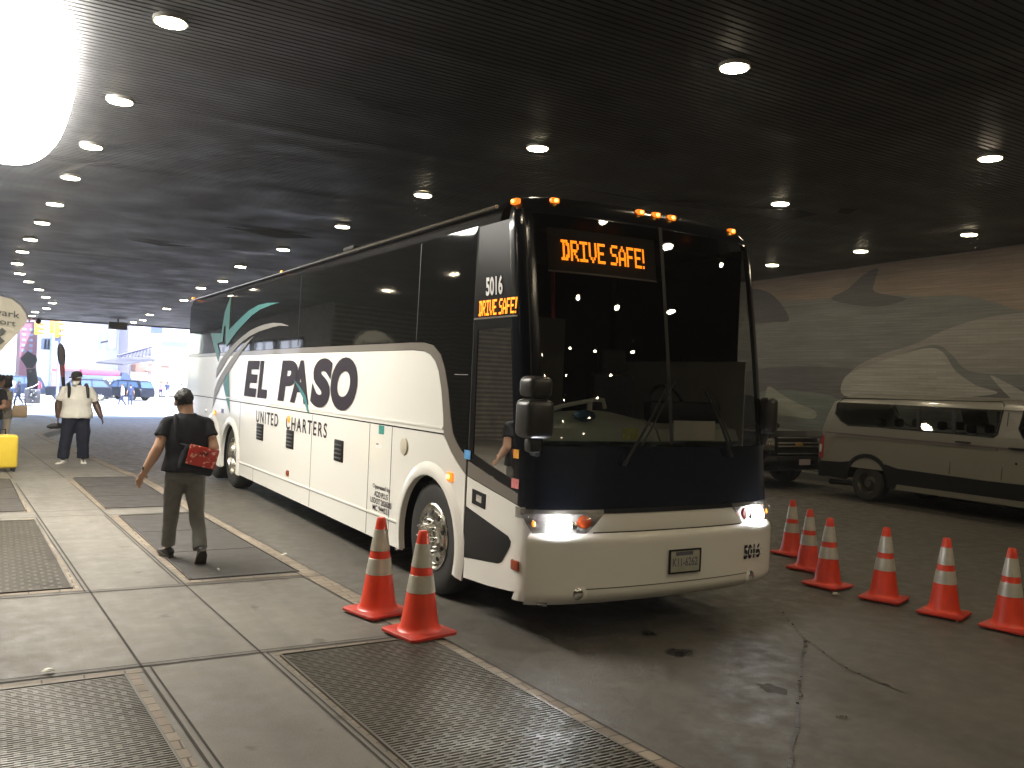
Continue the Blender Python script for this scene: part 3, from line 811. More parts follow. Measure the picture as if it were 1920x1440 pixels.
def arch(cy, r, zc, zb, n=18):
    a0 = math.asin(max(-1, min(1, (zb - zc) / r)))
    return [(cy - r * math.cos(a), zc + r * math.sin(a)) for a in [a0 + (PI - 2 * a0) * k / n for k in range(n + 1)]]
ZB = 0.30
low = [(1.165, ZB)]
for cy, r in WHEELS: low += arch(cy, r, 0.50, ZB)
low += [(13.60, ZB + 0.02), (13.62, 1.435), (9.1, 1.455), (3.3, 1.47), (1.615, 1.475), (1.545, 1.42), (1.46, 1.345), (1.34, 1.265), (1.165, 1.17)]
splate('lower_side_panel', low, M['white'], 0.006, 0.02)
upw = [(13.62, 1.450), (9.1, 1.470), (3.3, 1.485), (1.615, 1.490), (1.64, 1.66), (1.70, 1.88), (1.77, 2.04), (1.85, 2.13), (1.96, 2.19), (2.10, 2.222), (2.35, 2.235), (3.4, 2.235), (6.0, 2.232), (9.95, 2.22), (13.62, 2.20)]
splate('upper_side_panel', upw, M['white'], 0.004, 0.02)
band = [(13.62, 2.205), (9.95, 2.225), (6.0, 2.237), (3.4, 2.24), (2.35, 2.24), (2.10, 2.227), (1.955, 2.195), (1.845, 2.134), (1.765, 2.043), (1.695, 1.882), (1.635, 1.66), (1.61, 1.485), (1.54, 1.425), (1.455, 1.35), (1.335, 1.27), (1.165, 1.175),
        (1.165, 1.325), (1.26, 1.365), (1.36, 1.43), (1.43, 1.50), (1.49, 1.64), (1.56, 1.88), (1.64, 2.06), (1.74, 2.19), (1.90, 2.275), (2.12, 2.305), (2.4, 2.31), (6.0, 2.305), (9.95, 2.28), (13.62, 2.262)]
splate('grey_band', band, M['grey_band'], 0.005, 0.016)
blk = [(1.165, 1.33), (1.26, 1.37), (1.355, 1.435), (1.425, 1.505), (1.485, 1.642), (1.555, 1.882), (1.635, 2.063), (1.737, 2.194), (1.898, 2.28), (2.12, 2.31), (2.4, 2.315), (6.0, 2.31), (9.95, 2.285), (13.62, 2.267), (13.62, 3.27), (1.165, 3.27)]
splate('side_glazing', blk, M['black_glass'], 0.002, 0.012)
for Y in (9.97, 6.05, 2.28):                                   # joints between the flush panes
    splate('pane_joint', [(Y - .008, 2.33), (Y + .008, 2.33), (Y + .008, 3.25), (Y - .008, 3.25)], M['groove'] if Y > 9 else M['plastic'], 0.0045, 0.006)
splate('pane_joint', [(1.45, 2.02), (1.20, 2.02), (1.20, 2.012), (1.45, 2.012)], M['silver_graphic'], 0.0045, 0.004)
# dark core behind the skins
b = MB()
b.box(0.05, 2.54, 2.75, 9.0, 0.34, 3.36); b.box(0.05, 2.54, 11.65, 13.57, 0.36, 3.36)
b.box(0.052, 2.538, 8.98, 11.68, 1.12, 3.35)
b.box(0.30, 2.28, 8.98, 11.68, 0.45, 1.13); b.box(0.054, 2.536, 1.17, 2.77, 1.12, 1.30); b.box(0.45, 2.1, 0.5, 2.78, 0.40, 1.0)
b.box(0.04, 0.07, 1.17, 2.78, 1.29, 3.30); b.box(0.072, 2.536, 2.60, 2.74, 1.31, 3.34)
b.build('chassis', M['interior'], bus, smooth=False)
# far side, rear, roof
MB().box(2.572, 2.58, 0.55, 13.6, 0.32, 2.25).build('far_side_panel', M['white'], bus, smooth=False)
MB().box(2.57, 2.578, 0.66, 13.6, 2.25, 3.30).build('far_side_glazing', M['black_glass'], bus, smooth=False)
MB().box(0.02, 2.56, 13.58, 13.70, 0.35, 3.30, 0.05).build('rear_panel', M['white'], bus)
prof = [(xin(z), z) for z in (3.262, 3.30, 3.33, 3.36, 3.40, 3.43, 3.46, 3.48, 3.50, 3.51, 3.53)] + [(1.29, 3.545)]
prof = prof + [(2.58 - x, z) for x, z in reversed(prof[:-1])]
b = MB(); b.loft([[(x, y, z) for x, z in prof] for y in (0.80, 5, 10, 13.55)] + [[(1.29 + (x - 1.29) * .97, 13.69, 3.26 + (z - 3.26) * .8) for x, z in prof]])
b.build('roof', M['black_paint'], bus, ang=30)
spatch('front_dome', 0.0, 1.0, 3.33, 3.53, M['black_paint'], 0.004, 40, 10)
b = MB(); b.face([SP(j / 40, 3.53, 0.004) for j in range(41)]); b.build('dome_cap', M['black_paint'], bus)
MB().tube([(0.012, y, 3.385 + .004) for y in (0.85, 3, 6, 9, 13.55)], 0.017, 8).build('roof_rail', mat('roof_rail_metal', (0.33, 0.30, 0.24), 0.25, 0.9), bus)
MB().box(0.10, 0.26, 4.4, 4.75, 3.44, 3.50, 0.02).build('roof_bracket', M['plastic'], bus)
# door
dj = lambda pts: [(max(0.2, y), z) for y, z in pts]
splate('door_lower_panel', [(1.13, 0.315), (1.13, 1.165), (0.85, 1.12), (0.55, 1.075), (0.36, 1.045), (0.24, 1.02), (0.22, 0.60), (0.22, 0.40), (0.36, 0.375), (0.7, 0.34)], M['white'], 0.006, 0.02)
door = splate('door_frame', [(1.13, 1.33), (1.13, 2.47), (0.40, 2.47), (0.36, 2.2), (0.30, 1.6), (0.25, 1.12), (0.40, 1.145), (0.6, 1.19), (0.85, 1.255)], M['black_paint'], 0.0, 0.012) if False else None
def side_holed(name, outer, hole, m, off=0.002, par=None):
    b = MB(); b.bent(outer, [hole], lambda Y, z: side(Y, z, off), [.24 + .04 * i for i in range(16)]); return b.build(name, m, par or bus, smooth=False)
d_out = [(1.13, 1.30), (1.13, 2.475), (0.44, 2.475), (0.38, 2.1), (0.32, 1.6), (0.245, 1.115), (0.36, 1.14), (0.6, 1.185), (0.85, 1.24)]
d_in = [(1.055, 1.36), (1.06, 2.395), (0.525, 2.395), (0.47, 2.0), (0.42, 1.6), (0.385, 1.215), (0.62, 1.265), (0.85, 1.315)]
df = side_holed('door', d_out, d_in, M['black_paint'])
b = MB(); b.bent(d_in, [], lambda Y, z: side(Y, z, -0.003), [.30 + .05 * i for i in range(14)]); b.build('door_window', M['door_glass'], df, smooth=False)
splate('door_stripe', [(1.13, 1.17), (0.85, 1.125), (0.55, 1.08), (0.36, 1.05), (0.245, 1.025), (0.245, 1.11), (0.36, 1.135), (0.6, 1.18), (0.85, 1.235), (1.13, 1.295)], M['grey_band'], 0.004, 0.01)
splate('door_black_panel', [(1.128, 0.485), (1.128, 0.915), (0.42, 0.785), (0.375, 0.75), (0.385, 0.71), (0.50, 0.57), (0.56, 0.545)], M['black_paint'], 0.009, 0.006)
splate('door_gap', [(1.165, 0.31), (1.165, 3.26), (1.135, 3.26), (1.135, 0.31)], M['dark'], 0.001, 0.01)
hd = splate('door_handle', [(1.02, 0.955), (1.02, 1.075), (0.80, 1.055), (0.80, 0.935)], M['plastic'], 0.014, 0.01)
splate('latch', [(0.94, 0.985), (0.94, 1.04), (0.85, 1.03), (0.85, 0.975)], M['chrome'], 0.018, 0.006, hd)
splate('display_panel', [(1.13, 2.485), (1.13, 3.26), (0.62, 3.26), (0.50, 2.80), (0.445, 2.485)], M['display'], 0.002, 0.012)
splate('display_sill', [(1.13, 2.478), (1.13, 2.492), (0.445, 2.492), (0.445, 2.478)], M['grey_band'], 0.006, 0.008)
# white corner pillar between door and nose, front skins
UC = lambda z: 0.13
spatch('nose_corner', 0.0, lambda z: 0.30, 0.40, 1.025, M['white'], 0.002, 10, 8)
spatch('nose_corner', lambda z: 0.70, 1.0, 0.40, 1.045, M['white'], 0.002, 10, 8)
spatch('corner_post', 0.0, lambda z: u_of(0.14, z), 1.03, 3.36, M['black_mask'], 0.004, 10, 24)
spatch('corner_post', lambda z: u_of(2.44, z), 1.0, 1.05, 3.36, M['black_mask'], 0.004, 10, 24)
spatch('black_apron', lambda z: u_of(0.02, z), lambda z: u_of(2.56, z), 1.0, 1.50, M['black_mask'], 0.005, 40, 8)
spatch('hood_panel', lambda z: u_of(0.40, z), lambda z: u_of(2.18, z), 0.80, 1.0, M['white'], 0.004, 30, 6)
spatch('hood_trim', lambda z: u_of(0.62, z), lambda z: u_of(1.96, z), 0.99, 1.025, M['plastic'], 0.012, 30, 2)
bo = lambda z: 0.004 + 0.045 * max(0, min(1, (z - 0.29) / 0.10)) ** 0.6 * max(0.0, min(1, (0.845 - z) / 0.06)) ** 0.4
spatch('bumper', 0.11, 0.89, 0.30, 0.845, M['white'], bo, 50, 22)
spatch('bumper_corner', 0.0, 0.105, 0.32, 0.80, M['white'], 0.002, 6, 8)
spatch('bumper_lip', lambda z: u_of(0.52, z), lambda z: u_of(2.06, z), 0.842, 0.852, M['groove'], 0.009, 30, 1)
spatch('bumper_crease', lambda z: u_of(0.42, z), lambda z: u_of(2.16, z), 0.425, 0.432, M['groove'], 0.0505, 30, 1)
# windshield
ws0, ws1 = 1.515, 3.315
spatch('windshield', lambda z: u_of(0.13, z), lambda z: u_of(1.278, z), ws0, ws1, M['windshield'], 0.006, 20, 12)
spatch('windshield', lambda z: u_of(1.302, z), lambda z: u_of(2.45, z), ws0, ws1, M['windshield'], 0.006, 20, 12)
spatch('centre_bar', lambda z: u_of(1.272, z), lambda z: u_of(1.308, z), ws0, ws1, M['plastic'], 0.009, 2, 12)
spatch('header', lambda z: u_of(0.13, z), lambda z: u_of(2.45, z), 3.30, 3.36, M['black_mask'], 0.007, 30, 3)
spatch('chrome_strip', lambda z: u_of(0.075, z), lambda z: u_of(0.085, z), 1.5, 3.34, M['plastic'], 0.012, 2, 20)
# cabin
cb = MB()
cb.box(0.05, 2.5, 0.75, 2.6, 0.95, 1.0); MB().box(0.04, 2.54, 0.9, 2.6, 3.25, 3.30).build('cabin_ceiling', M['interior'], bus, smooth=False)
cb.build('cabin_floor', M['interior'], bus, smooth=False)
b = MB()
rng = lambda x, k: [(x, 0.30 + k, 1.52), (x, 0.36 + k, 1.62), (x, 0.62 + k, 1.66 + 0.10 * math.exp(-((x - .95) / .45) ** 2)), (x, 0.95 + k, 1.64 + 0.10 * math.exp(-((x - .95) / .45) ** 2)), (x, 1.0 + k, 1.1)]
b.loft([rng(x, .05 + .1 * abs((x - 1.29) / 1.2) ** 2) for x in (0.2, .4, .6, .8, .95, 1.1, 1.3, 1.4)], True, False)
b.build('dashboard', M['dash'], bus)
b = MB(); b.loft([rng(x, .05 + .1 * abs((x - 1.29) / 1.2) ** 2) for x in (1.42, 1.6, 1.9, 2.2, 2.42)], True, False); b.build('dashboard', M['dash'], bus)
b = MB(); b.box(1.5, 2.35, 0.60, 0.72, 1.66, 1.86, 0.04); b.build('instrument_hood', M['plastic'], bus)
b = MB(); b.tube([(0.28, 0.62, 1.70), (0.6, 0.66, 1.79), (0.95, 0.68, 1.85), (1.05, 0.70, 1.85), (1.09, 0.72, 1.78)], 0.018); b.tube([(0.38, .64, 1.62), (0.38, .64, 1.73)], 0.016); b.tube([(0.9, .68, 1.7), (0.9, .68, 1.84)], 0.022); b.build('dash_rail', M['rail'], bus)
b = MB(); b.tube([(0.98, 1.3, 1.0), (0.98, 1.3, 2.05), (0.92, 1.3, 2.2), (0.88, 1.3, 3.0)], 0.016); b.build('grab_pole', M['red_rail'], bus)
MB().tube([(2.02 + .21 * math.cos(a), 0.98 + .08 * math.sin(a), 1.80 + .20 * math.sin(a)) for a in [2 * PI * k / 24 for k in range(25)]], 0.016).build('steering_wheel', M['plastic'], bus)
b = MB(); b.box(1.72, 2.3, 1.35, 1.85, 1.3, 1.45, .05); b.box(1.74, 2.28, 1.78, 1.95, 1.4, 2.1, .06); b.box(1.85, 2.17, 1.80, 1.93, 2.1, 2.35, .05); b.build('driver_seat', mat('seat_cloth', (0.05, 0.045, 0.05), 0.9, 0, 0.8, 60), bus)
b = MB(); b.box(0.95, 1.55, 2.1, 2.25, 1.3, 2.25, .08); b.build('front_seat', mat('seat_pattern', (0.12, 0.09, 0.08), 0.9, 0, 0.95, 45), bus)
MB().box(1.55, 2.02, 0.34, 0.36, 1.53, 1.70).build('paper_sheet', M['paper'], bus, smooth=False)
MB().box(1.02, 1.18, 0.36, 0.375, 1.535, 1.63).build('yellow_card', mat('yellow_card', (0.5, 0.5, 0.12), 0.8, 0, 0.7, 30), bus, smooth=False)
b = MB(); b.ball((0.72, 0.5, 1.72), .11, .07, .05); b.build('crumpled_bag', mat('blue_foil', (0.04, 0.10, 0.16), 0.25, 0.3, 0.9, 30, 1.0, 40), bus)
# step well behind the door
b = MB()
for i in range(3): b.box(0.12 + .26 * i, 0.9, 0.55, 1.1, 0.40 + .21 * i, 0.58 + .21 * i)
b.build('entry_steps', M['interior'], bus, smooth=False)
b = MB(); b.box(0.10, 0.9, 1.10, 1.14, 0.95, 2.55); b.build('partition', M['cab_panel'], bus, smooth=False)
b = MB(); b.box(0.12, 0.5, 1.085, 1.098, 1.25, 1.70); b.build('partition_box', mat('cream_box', (.42, .40, .30), .6), bus, smooth=False)
b = MB(); b.tube([(0.14, .95, 1.75), (0.2, .9, 1.72), (0.2, .6, 1.68), (0.14, .55, 1.72)], .014); b.build('door_grab_rail', M['rail'], bus)
# headlights
for sgn in (0, 1):
    X = (lambda x: x) if not sgn else (lambda x: 2.58 - x)
    ztab = [(0.80, (0.10, 0.40)), (0.83, (0.07, 0.45)), (0.90, (0.03, 0.53)), (1.0, (-0.0, 0.63)), (1.015, (0.0, 0.64))]
    def lim(k):
        return lambda z: u_of(X(max(0.004, lerp_table([(a, q[k]) for a, q in ztab], z))), z)
    hl = spatch('headlight', lim(0), lim(1), 0.80, 1.02, M['silver'], 0.008, 14, 6)
    def disc(name, x, z, r, m, off, dome=0.02, sx=1.0):
        c = SP(u_of(X(x), z), z, off); q = SP(u_of(X(x + .01), z), z, off); p3 = SP(u_of(X(x), z), z + .01, off)
        tx = (q - c).normalized(); tz = (p3 - c).normalized(); nn = tx.cross(tz)
        if nn.y > 0: nn = -nn
        b = MB(); rings = []
        for k, h in ((1.0, 0), (0.85, .55), (0.5, .9), (0.05, 1.0)):
            rings.append([c + (tx * math.cos(a) * sx + tz * math.sin(a)) * r * k + nn * dome * h for a in [2 * PI * i / 20 for i in range(20)]])
        b.loft(rings, True); return b.build(name, m, hl)
    disc('bulb', 0.25, 0.905, 0.078, M['headlight'], 0.010, 0.03)
    disc('turn_lens', 0.45, 0.93, 0.050, M['amber'], 0.010, 0.006, 1.2)
    disc('turn_lens', 0.07, 0.915, 0.022, M['amber_on'], 0.010, 0.008, 0.7)
    disc('reflector_ring', 0.365, 0.905, 0.035, M['chrome'], 0.010, 0.012)
    spatch('cover', lim(0), lim(1), 0.80, 1.02, M['clear'], lambda z: 0.045 - 6 * (z - .91) ** 2, 14, 6, hl)
    fg = disc('fog', 0.42, 0.395, 0.043, M['chrome'], 0.052, 0.012); fg.parent = bus; fg.name = 'fog_lamp'
    rg = disc('rg', 0.44, 0.402, 0.060, M['white'], 0.040, 0.016); rg.parent = bus; rg.name = 'fog_lamp_recess'
# tow hook, lower lip
b = MB(); b.tube([(0.14, 0.24, 0.36), (0.12, 0.16, 0.33), (0.18, 0.14, 0.31)], .022); b.build('tow_hook', M['alu'], bus)
# roof marker lamps
def marker(p, d=(0.075, 0.05, 0.045)):
    g = MB().box(p.x - d[0] / 2, p.x + d[0] / 2, p.y - d[1] / 2, p.y + d[1] / 2, p.z - d[2] / 2, p.z + d[2] / 2, 0.012).build('marker_lamp', M['amber_on'], bus)
    MB().ball((p.x + (0 if p.x > .1 else -d[0] / 2), p.y - d[1] / 2 if p.x > .1 else p.y, p.z), .018, .014, .014, sub=1).build('bulb', M['amber_bulb'], g)
for x in (0.34, 1.12, 1.29, 1.46, 2.26):
    p = SP(u_of(x, 3.425), 3.425, 0.01); marker(p)
marker(Vector((0.05, 0.62, 3.40)), (0.05, .09, .045))
marker(Vector((0.03, 13.45, 3.42)), (0.05, .09, .045)); marker(Vector((0.02, 7.0, 3.40)), (0.03, .07, .03))
# wheels
def wheel(cy, kind):
    wl = MB().lathe([(0.30, 0.06), (0.40, 0.045), (0.47, 0.05), (0.51, 0.075), (0.53, 0.12), (0.53, 0.30), (0.50, 0.34), (0.3, 0.34)], axis='X', seg=48, caps=False).build('wheel', M['rubber'], bus, loc=(0, cy, .53))
    if kind == 0:
        MB().lathe([(0.298, 0.07), (0.305, 0.05), (0.29, 0.04), (0.275, 0.06), (0.262, 0.085), (0.235, 0.045), (0.18, 0.03), (0.175, 0.01), (0.09, 0.005), (0.085, -0.03), (0.0, -0.035)], axis='X', seg=48, caps=False).build('rim', M['alu'], wl)
        for k in range(10):
            a = 2 * PI * (k + .5) / 10; MB().ball((0.047, .215 * math.cos(a), .215 * math.sin(a)), .012, .030, .030, sub=2).build('hand_hole', M['dark'], wl)
        for k in range(10):
            a = 2 * PI * k / 10; MB().lathe([(.018, .02), (.017, -.03), (.012, -.045), (0, -.047)], (0, .145 * math.cos(a), .145 * math.sin(a)), 'X', 10).build('lug_nut', M['chrome'], wl)
    else:
        MB().lathe([(0.30, 0.07), (0.31, 0.048), (0.295, 0.04), (0.28, 0.08), (0.272, 0.18), (0.22, 0.20), (0.14, 0.19), (0.13, 0.10), (0.10, 0.08), (0, 0.075)], axis='X', seg=48, caps=False).build('rim', M['alu'], wl)
        for k in range(10):
            a = 2 * PI * k / 10; MB().lathe([(.017, .19), (.016, .14), (0, .135)], (0, .17 * math.cos(a), .17 * math.sin(a)), 'X', 10).build('lug_nut', M['chrome'], wl)
        for k in range(8):
            a = 2 * PI * (k + .5) / 8; MB().ball((0.20, .235 * math.cos(a), .235 * math.sin(a)), .010, .026, .026, sub=2).build('hand_hole', M['dark'], wl)
wheel(1.86, 0); wheel(9.62, 1); wheel(11.02, 1)
b = MB()
for cy in (1.86, 9.62, 11.02): b.lathe([(0.3, 2.25), (.5, 2.26), (.53, 2.3), (.53, 2.5), (.5, 2.54), (.3, 2.54)], (0, cy, .53), 'X', 32)
b.build('far_wheel', M['rubber'], bus)
for cy, r in WHEELS:                                            # raised lip round each wheel arch
    pts = arch(cy, r + 0.012, 0.50, ZB + .01, 24)
    b = MB(); rings = []
    for (Y, z) in pts:
        d = Vector((0, Y - cy, z - .5)).normalized(); c = Vector((0, Y, z))
        rings.append([c + d * a + Vector((h, 0, 0)) for a, h in ((-.02, .03), (-.02, -.028), (-.005, -.036), (.05, -.030), (.085, -.012), (.11, -.004), (.11, .01))])
    b.loft(rings, True); b.build('arch_lip', M['white'], bus, ang=60)
    b = MB(); b.loft([[Vector((x, c, z)) for x in (0.0, .5)] for c, z in arch(cy, r, .5, ZB + .02, 16)], False, False); b.build('wheel_well', M['interior'], bus)
# mudflap, panel joints, belts
splate('mudflap', [(2.47, 0.29), (2.47, 0.40), (2.52, 0.40), (2.60, 0.27)], M['rubber'], 0.0, 0.25)
for (Y, z0, z1) in ((3.36, 0.31, 1.465), (2.76, 0.31, 1.47), (9.0, 0.31, 1.455), (8.05, 0.31, 0.50), (5.3, .31, 1.46)):
    splate('panel_joint', [(Y - .006, z0), (Y + .006, z0), (Y + .006, z1), (Y - .006, z1)], M['groove'], 0.0075, 0.004)
splate('skirt_rib', [(2.50, 0.545), (9.0, 0.49), (9.0, 0.508), (2.50, 0.563)], M['white'], 0.016, 0.012)
splate('skirt_groove', [(2.50, 0.533), (9.0, 0.478), (9.0, 0.488), (2.50, 0.543)], M['grey_band'], 0.0075, 0.004)
splate('belt_rib', [(1.63, 1.525), (13.6, 1.485), (13.6, 1.505), (1.63, 1.545)], M['white'], 0.012, 0.01)
# louvre vents, caps, lamps, stickers on the side
for (a, c) in (((483, 793), (494, 827)), ((539, 805), (551, 843)), ((629, 823), (644, 868))):
    P0, P1 = at_x(*a), at_x(*c); y0, y1, z1, z0 = P1.y, P0.y, P0.z, P1.z
    vv = MB().box(-0.018, 0.0, y0, y1, z0, z1, 0.012).build('vent', M['plastic'], bus)
    b = MB()
    for k in range(4): b.box(-0.026, -0.012, y0 + .04, y1 - .04, z0 + .03 + k * (z1 - z0 - .05) / 4, z0 + .05 + k * (z1 - z0 - .05) / 4, .004)
    b.build('slats', mat('vent_grey', (.06, .06, .06), .35), vv)
p = at_x(760, 837); b = MB(); b.lathe([(.085, -.006), (.08, -.022), (.03, -.03), (0, -.03)], (0, p.y, p.z), 'X', 24); b.build('filler_cap', mat('cap_cream', (.5, .46, .36), .4), bus)
p = at_x(352 + 30, 765) if False else at_x(388, 765); MB().lathe([(.04, -.006), (.035, -.02), (0, -.022)], (0, 11.6, 1.20), 'X', 12).build('lock_cap', M['alu'], bus)
def side_lamp(Y, z, on):
    g = MB().box(-0.022, 0.0, Y - .055, Y + .055, z - .04, z + .04, .012).build('side_lamp', M['amber'] if not on else M['amber_on'], bus)
    if on: MB().ball((-.02, Y + .015, z), .012, .026, .022).build('bulb', M['amber_bulb'], g)
side_lamp(1.44, 1.125, True); side_lamp(0.30, 0.585, False); side_lamp(10.85, 1.20, True); side_lamp(6.25, 0.62, False)
q = at_x(543, 786); MB().ball((-.01, q.y, q.z), .02, .05, .05).build('side_lamp', M['amber_on'], bus)
def sticker(a, c, m, name='sticker', lift=.0085):
    P0, P1 = at_x(*a), at_x(*c); splate(name, [(P0.y, P0.z), (P1.y, P0.z), (P1.y, P1.z), (P0.y, P1.z)], m, lift, .002)
sticker((712, 797), (721, 815), mat('green_sticker', (.03, .24, .20), .5, 0, .6, 30))
sticker((706, 832), (718, 841), M['white_ink']); sticker((707, 831), (711, 834), M['ink'], 'sticker', .010)
sticker((873, 843), (884, 862), mat('blue_sticker', (.10, .32, .62), .5, 0, .6, 30), 'sticker', .012)
sticker((966, 842), (974, 860), mat('orange_sticker', (.8, .35, .03), .5, 0, .3, 30), 'sticker', .014)
sticker((962, 896), (974, 917), mat('pink_sticker', (.75, .2, .2), .5, 0, .6, 30), 'sticker', .014)
sticker((969, 949), (982, 973), mat('grey_plate', (.25, .24, .2), .5, 0, .6, 20), 'number_tag', .012)
sticker((416, 766), (420, 775), mat('blue_tag', (.15, .15, .3), .5, 0, .6, 20))
# mirrors
mr = MB()
mr.box(-0.20, -0.01, -0.14, 0.06, 1.865, 2.02, .045, 3); mr.box(-0.22, 0.01, -0.15, 0.07, 1.575, 1.855, .05, 3)
m_ = mr.build('mirror', M['mirror_shell'], bus)
b = MB(); b.tube([(-.10, -.03, 1.60), (-.10, 0.0, 1.50), (-0.02, .10, 1.46), (.08, .2, 1.44)], .028); b.box(-.14, -.04, -.06, .04, 1.47, 1.57, .02); b.build('mirror_arm', M['mirror_shell'], m_)
b = MB(); b.box(2.50, 2.63, 0.16, 0.32, 1.60, 1.93, .05, 3); m2_ = b.build('mirror', M['mirror_shell'], bus)
b = MB(); b.tube([(2.56, .24, 1.62), (2.54, .26, 1.52), (2.48, .32, 1.47)], .025); b.build('mirror_arm', M['mirror_shell'], m2_)
# wipers
for (xa, za, xb, zb) in ((0.80, 1.36, 1.27, 2.05), (1.92, 1.42, 1.62, 2.0)):
    pts = [SP(u_of(xa + (xb - xa) * t, za + (zb - za) * t), za + (zb - za) * t, .045 + .02 * math.sin(t * PI)) for t in (0, .25, .5, .75, 1)]
    b = MB(); b.tube(pts, [.016, .012, .010, .009, .007], 6); b.tube([p + Vector((.05, 0, -.02)) for p in pts[1:]], .007, 6); b.build('wiper', M['dark'], bus)
# lettering -------------------------------------------------------
def text_mesh(txt, size=1.0, bold=0.0, shear=0.0, sp=1.0):
    cu = bpy.data.curves.new('txt', 'FONT'); cu.body = txt; cu.size = size; cu.offset = bold; cu.shear = shear; cu.space_character = sp; cu.resolution_u = 6
    o = bpy.data.objects.new('txt', cu); COL.objects.link(o)
    dg = bpy.context.evaluated_depsgraph_get(); dg.update()
    me = bpy.data.meshes.new_from_object(o.evaluated_get(dg))
    bpy.data.objects.remove(o); bpy.data.curves.remove(cu)
    return me
def put_text(name, txt, org, xd, yd, W, H, m, par, bold=0.0, shear=0.0, sp=1.0):
    """scale text so its box is W x H and lay it at org along xd (right) and yd (up)"""
    me = text_mesh(txt, 1.0, bold, shear, sp)
    xs_ = [v.co.x for v in me.vertices]; ys_ = [v.co.y for v in me.vertices]
    x0, x1, y0, y1 = min(xs_), max(xs_), min(ys_), max(ys_)
    xd, yd, org = Vector(xd).normalized(), Vector(yd).normalized(), Vector(org)
    for v in me.vertices:
        v.co = org + xd * ((v.co.x - x0) / (x1 - x0) * W) + yd * ((v.co.y - y0) / (y1 - y0) * H)
    return link(name, me, m, par, smooth=False)
def side_text(txt, yl, yr, z0, z1, m, off=.010, drop=0.0, **k):
    zs = -drop
    return put_text('lettering', txt, (-off, yl, z0), (0, -1, zs), (0, 0, 1), abs(yl - yr), z1 - z0, m, bus, **k)
for ch, pa, pb, z0, z1, bo_, sh_ in (('E', 459, 486.5, 1.575, 2.135, .050, .16), ('L', 484, 502.5, 1.575, 2.135, .050, .16), ('P', 522.5, 559, 1.575, 2.14, .055, .16), ('A', 546, 581, 1.575, 2.14, .050, .10), ('S', 584, 623.5, 1.56, 2.165, .062, .14), ('O', 621.5, 671.5, 1.56, 2.175, .062, .14)):
    side_text(ch, at_x(pa, 720).y, at_x(pb, 720).y, z0, z1, M['ink'], bold=bo_, shear=sh_)
def side_graphic(name, pts, m, off=.0105, org=(380, 540), k=5.761):
    splate(name, pxpoly([(org[0] + x / k, org[1] + y / k) for x, y in pts]), m, off, .002)
side_graphic('teal_blade', [(800, 690), (840, 735), (880, 800), (905, 915), (890, 905), (870, 830), (830, 745)], M['teal'], .013, (330, 520), 3.6)
side_graphic('teal_star', [(303, 60), (297, 200), (292, 440), (255, 620), (252, 400), (235, 420), (222, 580), (165, 600), (190, 690), (178, 800), (160, 760), (92, 490), (208, 488), (240, 260)], M['teal'])
side_graphic('teal_swoosh', [(290, 455), (360, 380), (430, 310), (500, 245), (600, 185), (700, 160), (828, 157), (740, 185), (620, 235), (530, 300), (450, 385), (380, 465), (310, 560), (258, 640), (262, 520)], M['teal'], .0115)
side_graphic('teal_blade', [(290, 880), (298, 1350), (272, 1250), (225, 1030)], M['teal'])
side_graphic('road_swoosh', [(940, 410), (860, 382), (770, 375), (680, 392), (600, 420), (520, 460), (440, 520), (340, 610), (255, 700), (200, 780), (160, 870), (148, 975), (205, 890), (270, 770), (350, 670), (430, 585), (520, 520), (620, 470), (760, 425), (840, 408)], M['silver_graphic'], .0125)
side_graphic('road_swoosh', [(560, 520), (470, 590), (390, 680), (320, 760), (250, 860), (170, 1000), (135, 1100), (110, 1305), (150, 1180), (200, 1060), (260, 950), (330, 840), (420, 700), (480, 620)], M['silver_graphic'], .0125)
for (txt, yl, yr) in (('UNITED', 7.98, 6.80), ('CHARTERS', 6.42, 4.72)):
    side_text(txt, yl, yr, 1.205, 1.385, M['ink'], .011, bold=.016, sp=1.3)
for i, t in enumerate(['Operated by', 'ADD PLUS', 'USDOT 2828285', 'MC 944521']):
    wv = [.46, .36, .56, .42][i]
    side_text(t, 2.975 + wv / 2, 2.975 - wv / 2, .80 - i * .072, .858 - i * .072, M['ink'], .011, bold=.014)
put_text('lettering', '5016', side(0.93, 2.665, .012), (0.02, -1, 0), (0, .1, 1), .26, .155, M['white_ink'], bus, bold=.03)
# LED matrices
F57 = {'D': ['11110', '01011', '01001', '01001', '01001', '01011', '11110'], 'R': ['11110', '10001', '10001', '11110', '10100', '10010', '10001'], 'I': ['11111', '00100', '00100', '00100', '00100', '00100', '11111'],
       'V': ['10001', '10001', '10001', '10001', '10001', '01010', '00100'], 'E': ['11111', '10000', '10000', '11110', '10000', '10000', '11111'], 'S': ['01111', '10000', '10000', '01110', '00001', '00001', '11110'],
       'A': ['00100', '01010', '10001', '10001', '11111', '10001', '10001'], 'F': ['11111', '10000', '10000', '11110', '10000', '10000', '10000'], '!': ['1', '1', '1', '1', '1', '0', '1'], ' ': ['00'] * 7}
def led(txt, place, W, H, name):
    cols = []
    for ch in txt:
        g = F57[ch]
        for c in range(len(g[0])): cols.append([g[r][c] for r in range(7)])
        cols.append(['0'] * 7)
    cols.pop(); n_ = len(cols); b = MB(); dx, dz = W / n_, H / 14
    for i, c in enumerate(cols):
        for r in range(14):
            if c[r // 2] == '1':
                b.face([place(i * dx + a * dx, H - r * dz - e * dz) for a, e in ((-.15, .08), (1.12, .08), (1.12, .92), (-.15, .92))])
    return b.build(name, M['led'], bus, smooth=False)
led('DRIVE SAFE!', lambda a, h: SP(u_of(0.335 + a, 2.945 + h), 2.945 + h, -0.018), 0.78, 0.165, 'led_text')
